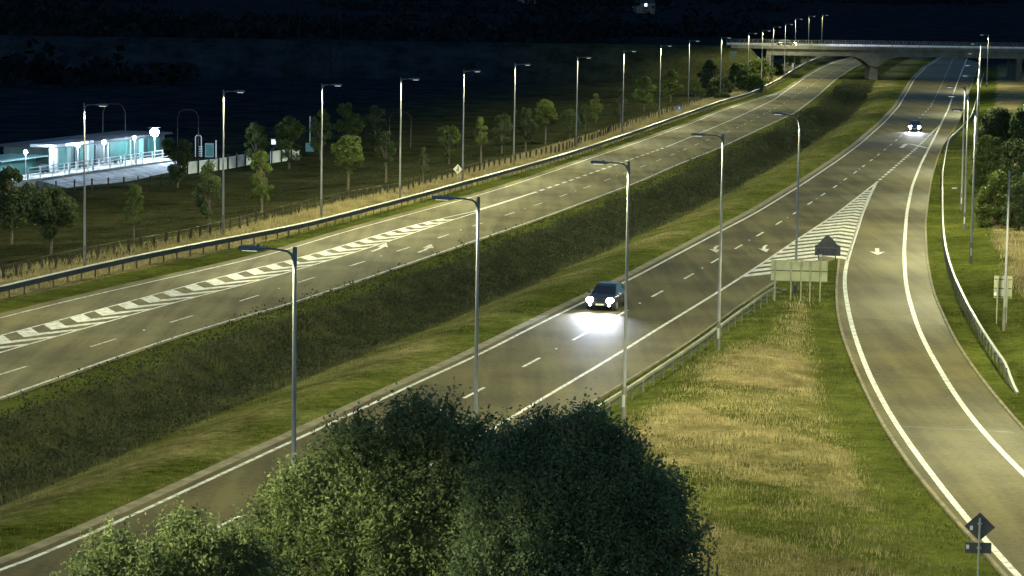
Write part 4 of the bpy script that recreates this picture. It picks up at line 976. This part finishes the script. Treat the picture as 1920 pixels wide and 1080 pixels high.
for px_ in (162, 200, 242, 266): MB().box((sx(px_, v0), v0 - .05, 1.7), (.3, .25, 2.5)).build('pillar', M['teal_pale'] if px_ > 230 else M['white_wall'], t)
MB().box(((bx0 + bx1) / 2, v0 + 2.4, bh + .12), (bx1 - bx0 + .8, 6.2, .22)).build('roof', M['roof_dark'], t)
cx0, cx1 = sx(82, 3), sx(158, 3)
MB().box(((cx0 + cx1) / 2, 3.2, bh + .42), (cx1 - cx0, 2.6, .28)).build('canopy', M['white_wall'], t)
MB().box(((cx0 + cx1) / 2 + .6, 1.87, bh + .42), ((cx1 - cx0) * .55, .04, .22)).build('glow_strip', M['cold_roof'], t)  # strip glows so the canopy front looks lit
for px_ in (97, 105): MB().box((sx(px_, 2.2), 2.2, 1.9), (.35, .35, 2.7)).build('canopy_post', M['white_wall'], t)
t = thing('platform_shelter', 'low shelter with ribbed roof at the left end of the platform', 'shelter', ST, rzs)
a, b_ = sx(-15, 5), sx(86, 5)
MB().box(((a + b_) / 2, 7, 1.1), (b_ - a, 2.6, 2.2)).build('wall', M['teal'], t)
mb = MB(); xx_ = a
while xx_ < b_: mb.box((xx_, 6.4, 2.32), (.22, 4.2, .16)); xx_ += .5
mb.box(((a + b_) / 2, 6.4, 2.27), (b_ - a, 4.3, .1)); mb.build('roof', M['teal_pale'], t)
def slight(px, py, v, r, power, label):
    s_, z_ = sx(px, v), sz(px, py, v); w_ = Vector((A_.x, A_.y, gS)) + u * s_ + Vector((-u.y, u.x, 0)) * v
    t = thing('station_light', label, 'light', (w_.x, w_.y, gS), rzs, 'blue white lights of the station')
    MB().tube([(0, 0, 0), (0, 0, z_ - r)], .05, 8).build('pole', M['white_steel'], t)
    me = bpy.data.meshes.new('lamp'); bm = bmesh.new(); bmesh.ops.create_icosphere(bm, subdivisions=3, radius=r); bm.to_mesh(me); bm.free(); me.materials.append(M['cold']); me.polygons.foreach_set('use_smooth', [True] * len(me.polygons))
    obj('lamp', me, t, loc=(0, 0, z_))
    MB().box((0, .1, z_ + r + .03), (r * 2.6, r * 2, .06)).build('hood', M['head'], t)
    l = bpy.data.lights.new('station_lamp', 'POINT'); l.energy = power; l.color = (.55, .78, 1.0); l.shadow_soft_size = .15
    o = bpy.data.objects.new('lamp_glow', l); COL.objects.link(o); o.parent = t; o.location = (0, -(r + .25), z_)
for a in [(48,285,1.5,.17,150,'leftmost small light of the station row'), (98,281,1.6,.24,260,'second light from the left, below the canopy'), (146,272,1.6,.22,220,'third light from the left, beside the far left lamp column'),
          (195,267,1.6,.22,220,'fourth light of the station row'), (252,258,1.6,.17,150,'small light left of the big floodlight'), (290,248,1.2,.46,2400,'big floodlight at the right end of the station')]: slight(*a)
# level crossing barrier frame, boxes
def PG(px, py):
    p = P(px, py); p.z = gz(p.x, p.y); return P(px, py, p.z)
p = PG(372, 296); t = thing('ladder_frame', 'white ladder like frame right of the floodlight', 'frame', p, 0); k = p.y / F_PX
mb = MB(); hw = 5.5 * k; hh = 42 * k
mb.tube([(-hw, 0, 0), (-hw, 0, hh * .93), (-hw * .6, 0, hh), (hw * .6, 0, hh), (hw, 0, hh * .93), (hw, 0, 0)], .06, 8).build('hoop', M['white_steel'], t)
for i in range(5): MB().box((.25, 0, hh * (.1 + .1 * i)), (.42, .12, .14)).build('rung', M['white_steel'], t)
p = PG(393, 297); t = thing('equipment_cabinet', 'pale green lineside cabinet right of the ladder frame', 'cabinet', p)
MB().box((0, 0, .95), (1.0, .6, 1.6)).build('body', M['teal_pale'], t, bevel=.03); MB().box((.75, 0, 1.1), (.12, .3, 2.0)).build('side_post', M['white_steel'], t); MB().box((0, -.31, .95), (.8, .02, 1.3)).build('door', M['teal'], t)
p = PG(513, 296); t = thing('relay_box', 'small bright white box on a post among the dim trees', 'cabinet', p); k = p.y / F_PX
MB().tube([(0, 0, 0), (0, 0, 24 * k)], .06, 8).build('post', M['timber'], t); MB().box((0, -.1, 30 * k), (8 * k, .3, 9 * k)).build('box', emit('glow_white', (.85, .9, 1), .8), t); MB().box((-.1, 0, 36 * k), (10 * k, .6, 2 * k)).build('hood', M['black'], t)  # the box is given its own glow to look bright
p = PG(581, 284); t = thing('signal_mast', 'thin pale railway signal mast left of the third lamp column', 'signal', p); k = p.y / F_PX
MB().tube([(0, 0, 0), (0, 0, 66 * k)], .06, 8).build('mast', M['white_steel'], t); MB().box((.2, 0, 46 * k), (.35, .25, 1.1)).build('signal_head', M['black'], t); MB().box((0, 0, .5), (1.0, .6, 1.0)).build('base_cabinet', M['teal_pale'], t)
# boundary wall and its dark posts
def wall_run(label, pts, h, mt, spacing):
    a = line(pts, step=2, smooth=1); z_ = zones(a)[0]; t = thing('boundary_wall', label, 'wall')
    mb = MB(); sweep(mb, a, [(-.08, -.3), (-.08, h), (.08, h), (.08, -.3)], z_); mb.build('wall', mt, t)
    s_ = arclen(a); c_ = at_s(a, s_, np.arange(0, s_[-1], spacing)); zc_ = zones(c_)[0]
    for j in range(len(c_)): MB().box((c_[j, 0] + .12, c_[j, 1] - .35, zc_[j] + h / 2 + .05), (.16, .16, h + .5)).build('post', M['timber'], t)
wall_run('pale blue lit boundary wall with dark posts right of the station', [(350,312),(400,305),(470,293)], 1.25, M['pale_wall'], 2.8)
wall_run('short pale wall below the white relay box', [(508,291),(560,284)], 1.3, M['pale_wall'], 2.8)
a = line([(105,345),(208,341),(278,335),(312,333),(350,324)], step=2, smooth=1); s_ = arclen(a); c_ = at_s(a, s_, np.arange(0, s_[-1], 2.0)); zc_ = zones(c_)[0]
t = thing('post_fence', 'row of short dark posts on the blue lit slope below the platform', 'fence')
for j in range(len(c_)): MB().box((c_[j, 0], c_[j, 1], zc_[j] + .55), (.14, .14, 1.25)).build('post', M['timber'], t)
for hz in (.4, .95): MB().tube([(c_[j, 0], c_[j, 1], zc_[j] + hz) for j in range(len(c_))], .012, 4).build('wire', M['wire'], t)
M['red'] = mat('red_painted_steel', (0.03, 0.005, 0.005), 0.5); 
def hoop(px0, px1, yb, yt, label):
    p = PG((px0 + px1) / 2, yb); k = p.y / F_PX; hw = (px1 - px0) / 2 * k; hh = (yb - yt) * k
    t = thing('hoop_frame', label, 'frame', p, 0, 'red topped hoop frames along the railway')
    MB().tube([(-hw, 0, hh * .62), (-hw, 0, hh * .85), (-hw * .75, 0, hh * .97), (-hw * .4, 0, hh), (hw * .4, 0, hh), (hw * .75, 0, hh * .97), (hw, 0, hh * .85), (hw, 0, hh * .62)], .045, 8).build('hoop', M['red'], t)
    for s__ in (-1, 1): MB().tube([(s__ * hw, 0, 0), (s__ * hw, 0, hh * .62)], .05, 8).build('leg', M['rail_face'], t)
hoop(730, 770, 276, 211, 'red topped hoop frame straddling the fourth lamp column')
hoop(333, 372, 296, 206, 'faint red hoop frame above the ladder frame')
hoop(193, 235, 300, 195, 'faint red hoop frame above the left half of the station')

# ------------------------------------------------------------------ pylon and distant house lights
Dp = 430; cxp = PD(588, 240, Dp); gp = gz(cxp.x, Dp); t = thing('lattice_pylon', 'dark lattice electricity pylon barely visible against the night', 'pylon', (cxp.x, Dp, gp), .35)
PM = mat('pylon_steel', (0.012, 0.016, 0.02), 0.9, spec=0.0)
def leg(z_, sx_, sy_): w_ = 4.0 * (1 - z_ / 46) + .55; return (sx_ * w_, sy_ * w_, z_)
hs = [0, 6, 11.5, 16.5, 21, 25, 28.5, 32, 36, 40]
for sx_, sy_ in ((1, 1), (1, -1), (-1, 1), (-1, -1)): MB().tube([leg(z_, sx_, sy_) for z_ in hs], .09, 5).build('leg', PM, t)
mb = MB()
for i in range(len(hs) - 1):
    for (a1, a2), (b1, b2) in (((1, 1), (1, -1)), ((1, -1), (-1, -1)), ((-1, -1), (-1, 1)), ((-1, 1), (1, 1))):
        mb.tube([leg(hs[i], a1, a2), leg(hs[i + 1], b1, b2)], .045, 4); mb.tube([leg(hs[i], b1, b2), leg(hs[i + 1], a1, a2)], .045, 4); mb.tube([leg(hs[i + 1], a1, a2), leg(hs[i + 1], b1, b2)], .045, 4)
mb.build('bracing', PM, t)
for z_, l_ in ((25, 6.5), (32, 5.5), (39, 4.5)):
    MB().tube([(-l_, 0, z_), (0, 0, z_ + .9), (l_, 0, z_)], .08, 5).tube([(-l_, 0, z_), (l_, 0, z_)], .06, 5).build('cross_arm', PM, t)
def farm(px, py, D, label):
    p = PD(px, py, D); g = gz(p.x, D); t = thing('farmhouse', label, 'house', (p.x, D, g), .3)
    hh = max(4.5, p.z - g + .3)
    MB().box((0, 0, hh / 2 - 1), (11, 7, hh + 2)).build('wall', M['rail_face'], t)
    MB().prism([(-3.8, hh), (3.8, hh), (0, hh + 3)], 'x', -5.8, 5.8).build('roof', M['black'], t)
    MB().box((0, -3.54, hh - .9), (1.5, .08, 1.6)).build('window', emit('lit_window', (.7, .85, 1.0), 2.5), t)
    MB().box((-4, -3.56, 1), (1.1, .1, 2.1)).build('door', M['dark_door'], t)
farm(1207, 7, 1500, 'tiny distant house with one lit window on the hill')
farm(990, 3, 1700, 'fainter distant house at the top edge of the view')

# dark hedgerows and copses far beyond the lamps
cs = []
for _ in range(300):
    D = random.uniform(480, 3000); X_ = random.uniform(-0.26, 0.26) * D
    if D < 640 and X_ > -110: continue
    if D < 1700 and -90 < X_ - (60 + (D - 600) * .2) < 170: continue
    L_ = random.uniform(10, 70); th = random.uniform(-.4, .4); n_ = int(L_ * 9)
    u_ = rng.uniform(-1, 1, n_); hgt = random.uniform(4, 10)
    xs__ = X_ + u_ * L_ * math.cos(th) + rng.normal(0, 2, n_); ys__ = D + u_ * L_ * math.sin(th) + rng.normal(0, 2.5, n_)
    zt = zones(np.c_[xs__, ys__])[0]; hh = hgt * (0.6 + 0.4 * np.sin(u_ * L_ * .35 + D)) * rng.uniform(0, 1, n_) ** .6
    cs.append(np.c_[xs__, ys__, zt + hh])
v, f = leaf_quads(np.vstack(cs), 2.4, .8)
obj('distant_trees', fast_mesh('distant_trees', v, f, M['far_leaf']), kind='stuff', label='dark hedgerows and copses far beyond the road lights', cat='woodland')
for (px, py, D, r_, l_) in [(640, 12, 2200, .5, 'faint point of light on the far hill, upper left'), (820, 40, 1900, .35, 'very faint distant light above the seventh lamp column')]:
    p = PD(px, py, D); g = gz(p.x, D); t = thing('distant_lamp', l_, 'lamp', (p.x, D, g)); hz = max(4.0, p.z - g)
    MB().tube([(0, 0, 0), (0, 0, hz)], .1, 6).build('pole', M['rail_face'], t); MB().box((0, -.1, hz + r_ / 2), (r_, r_, r_)).build('lamp', emit('far_lamp', (.8, .85, 1), 1.2), t)
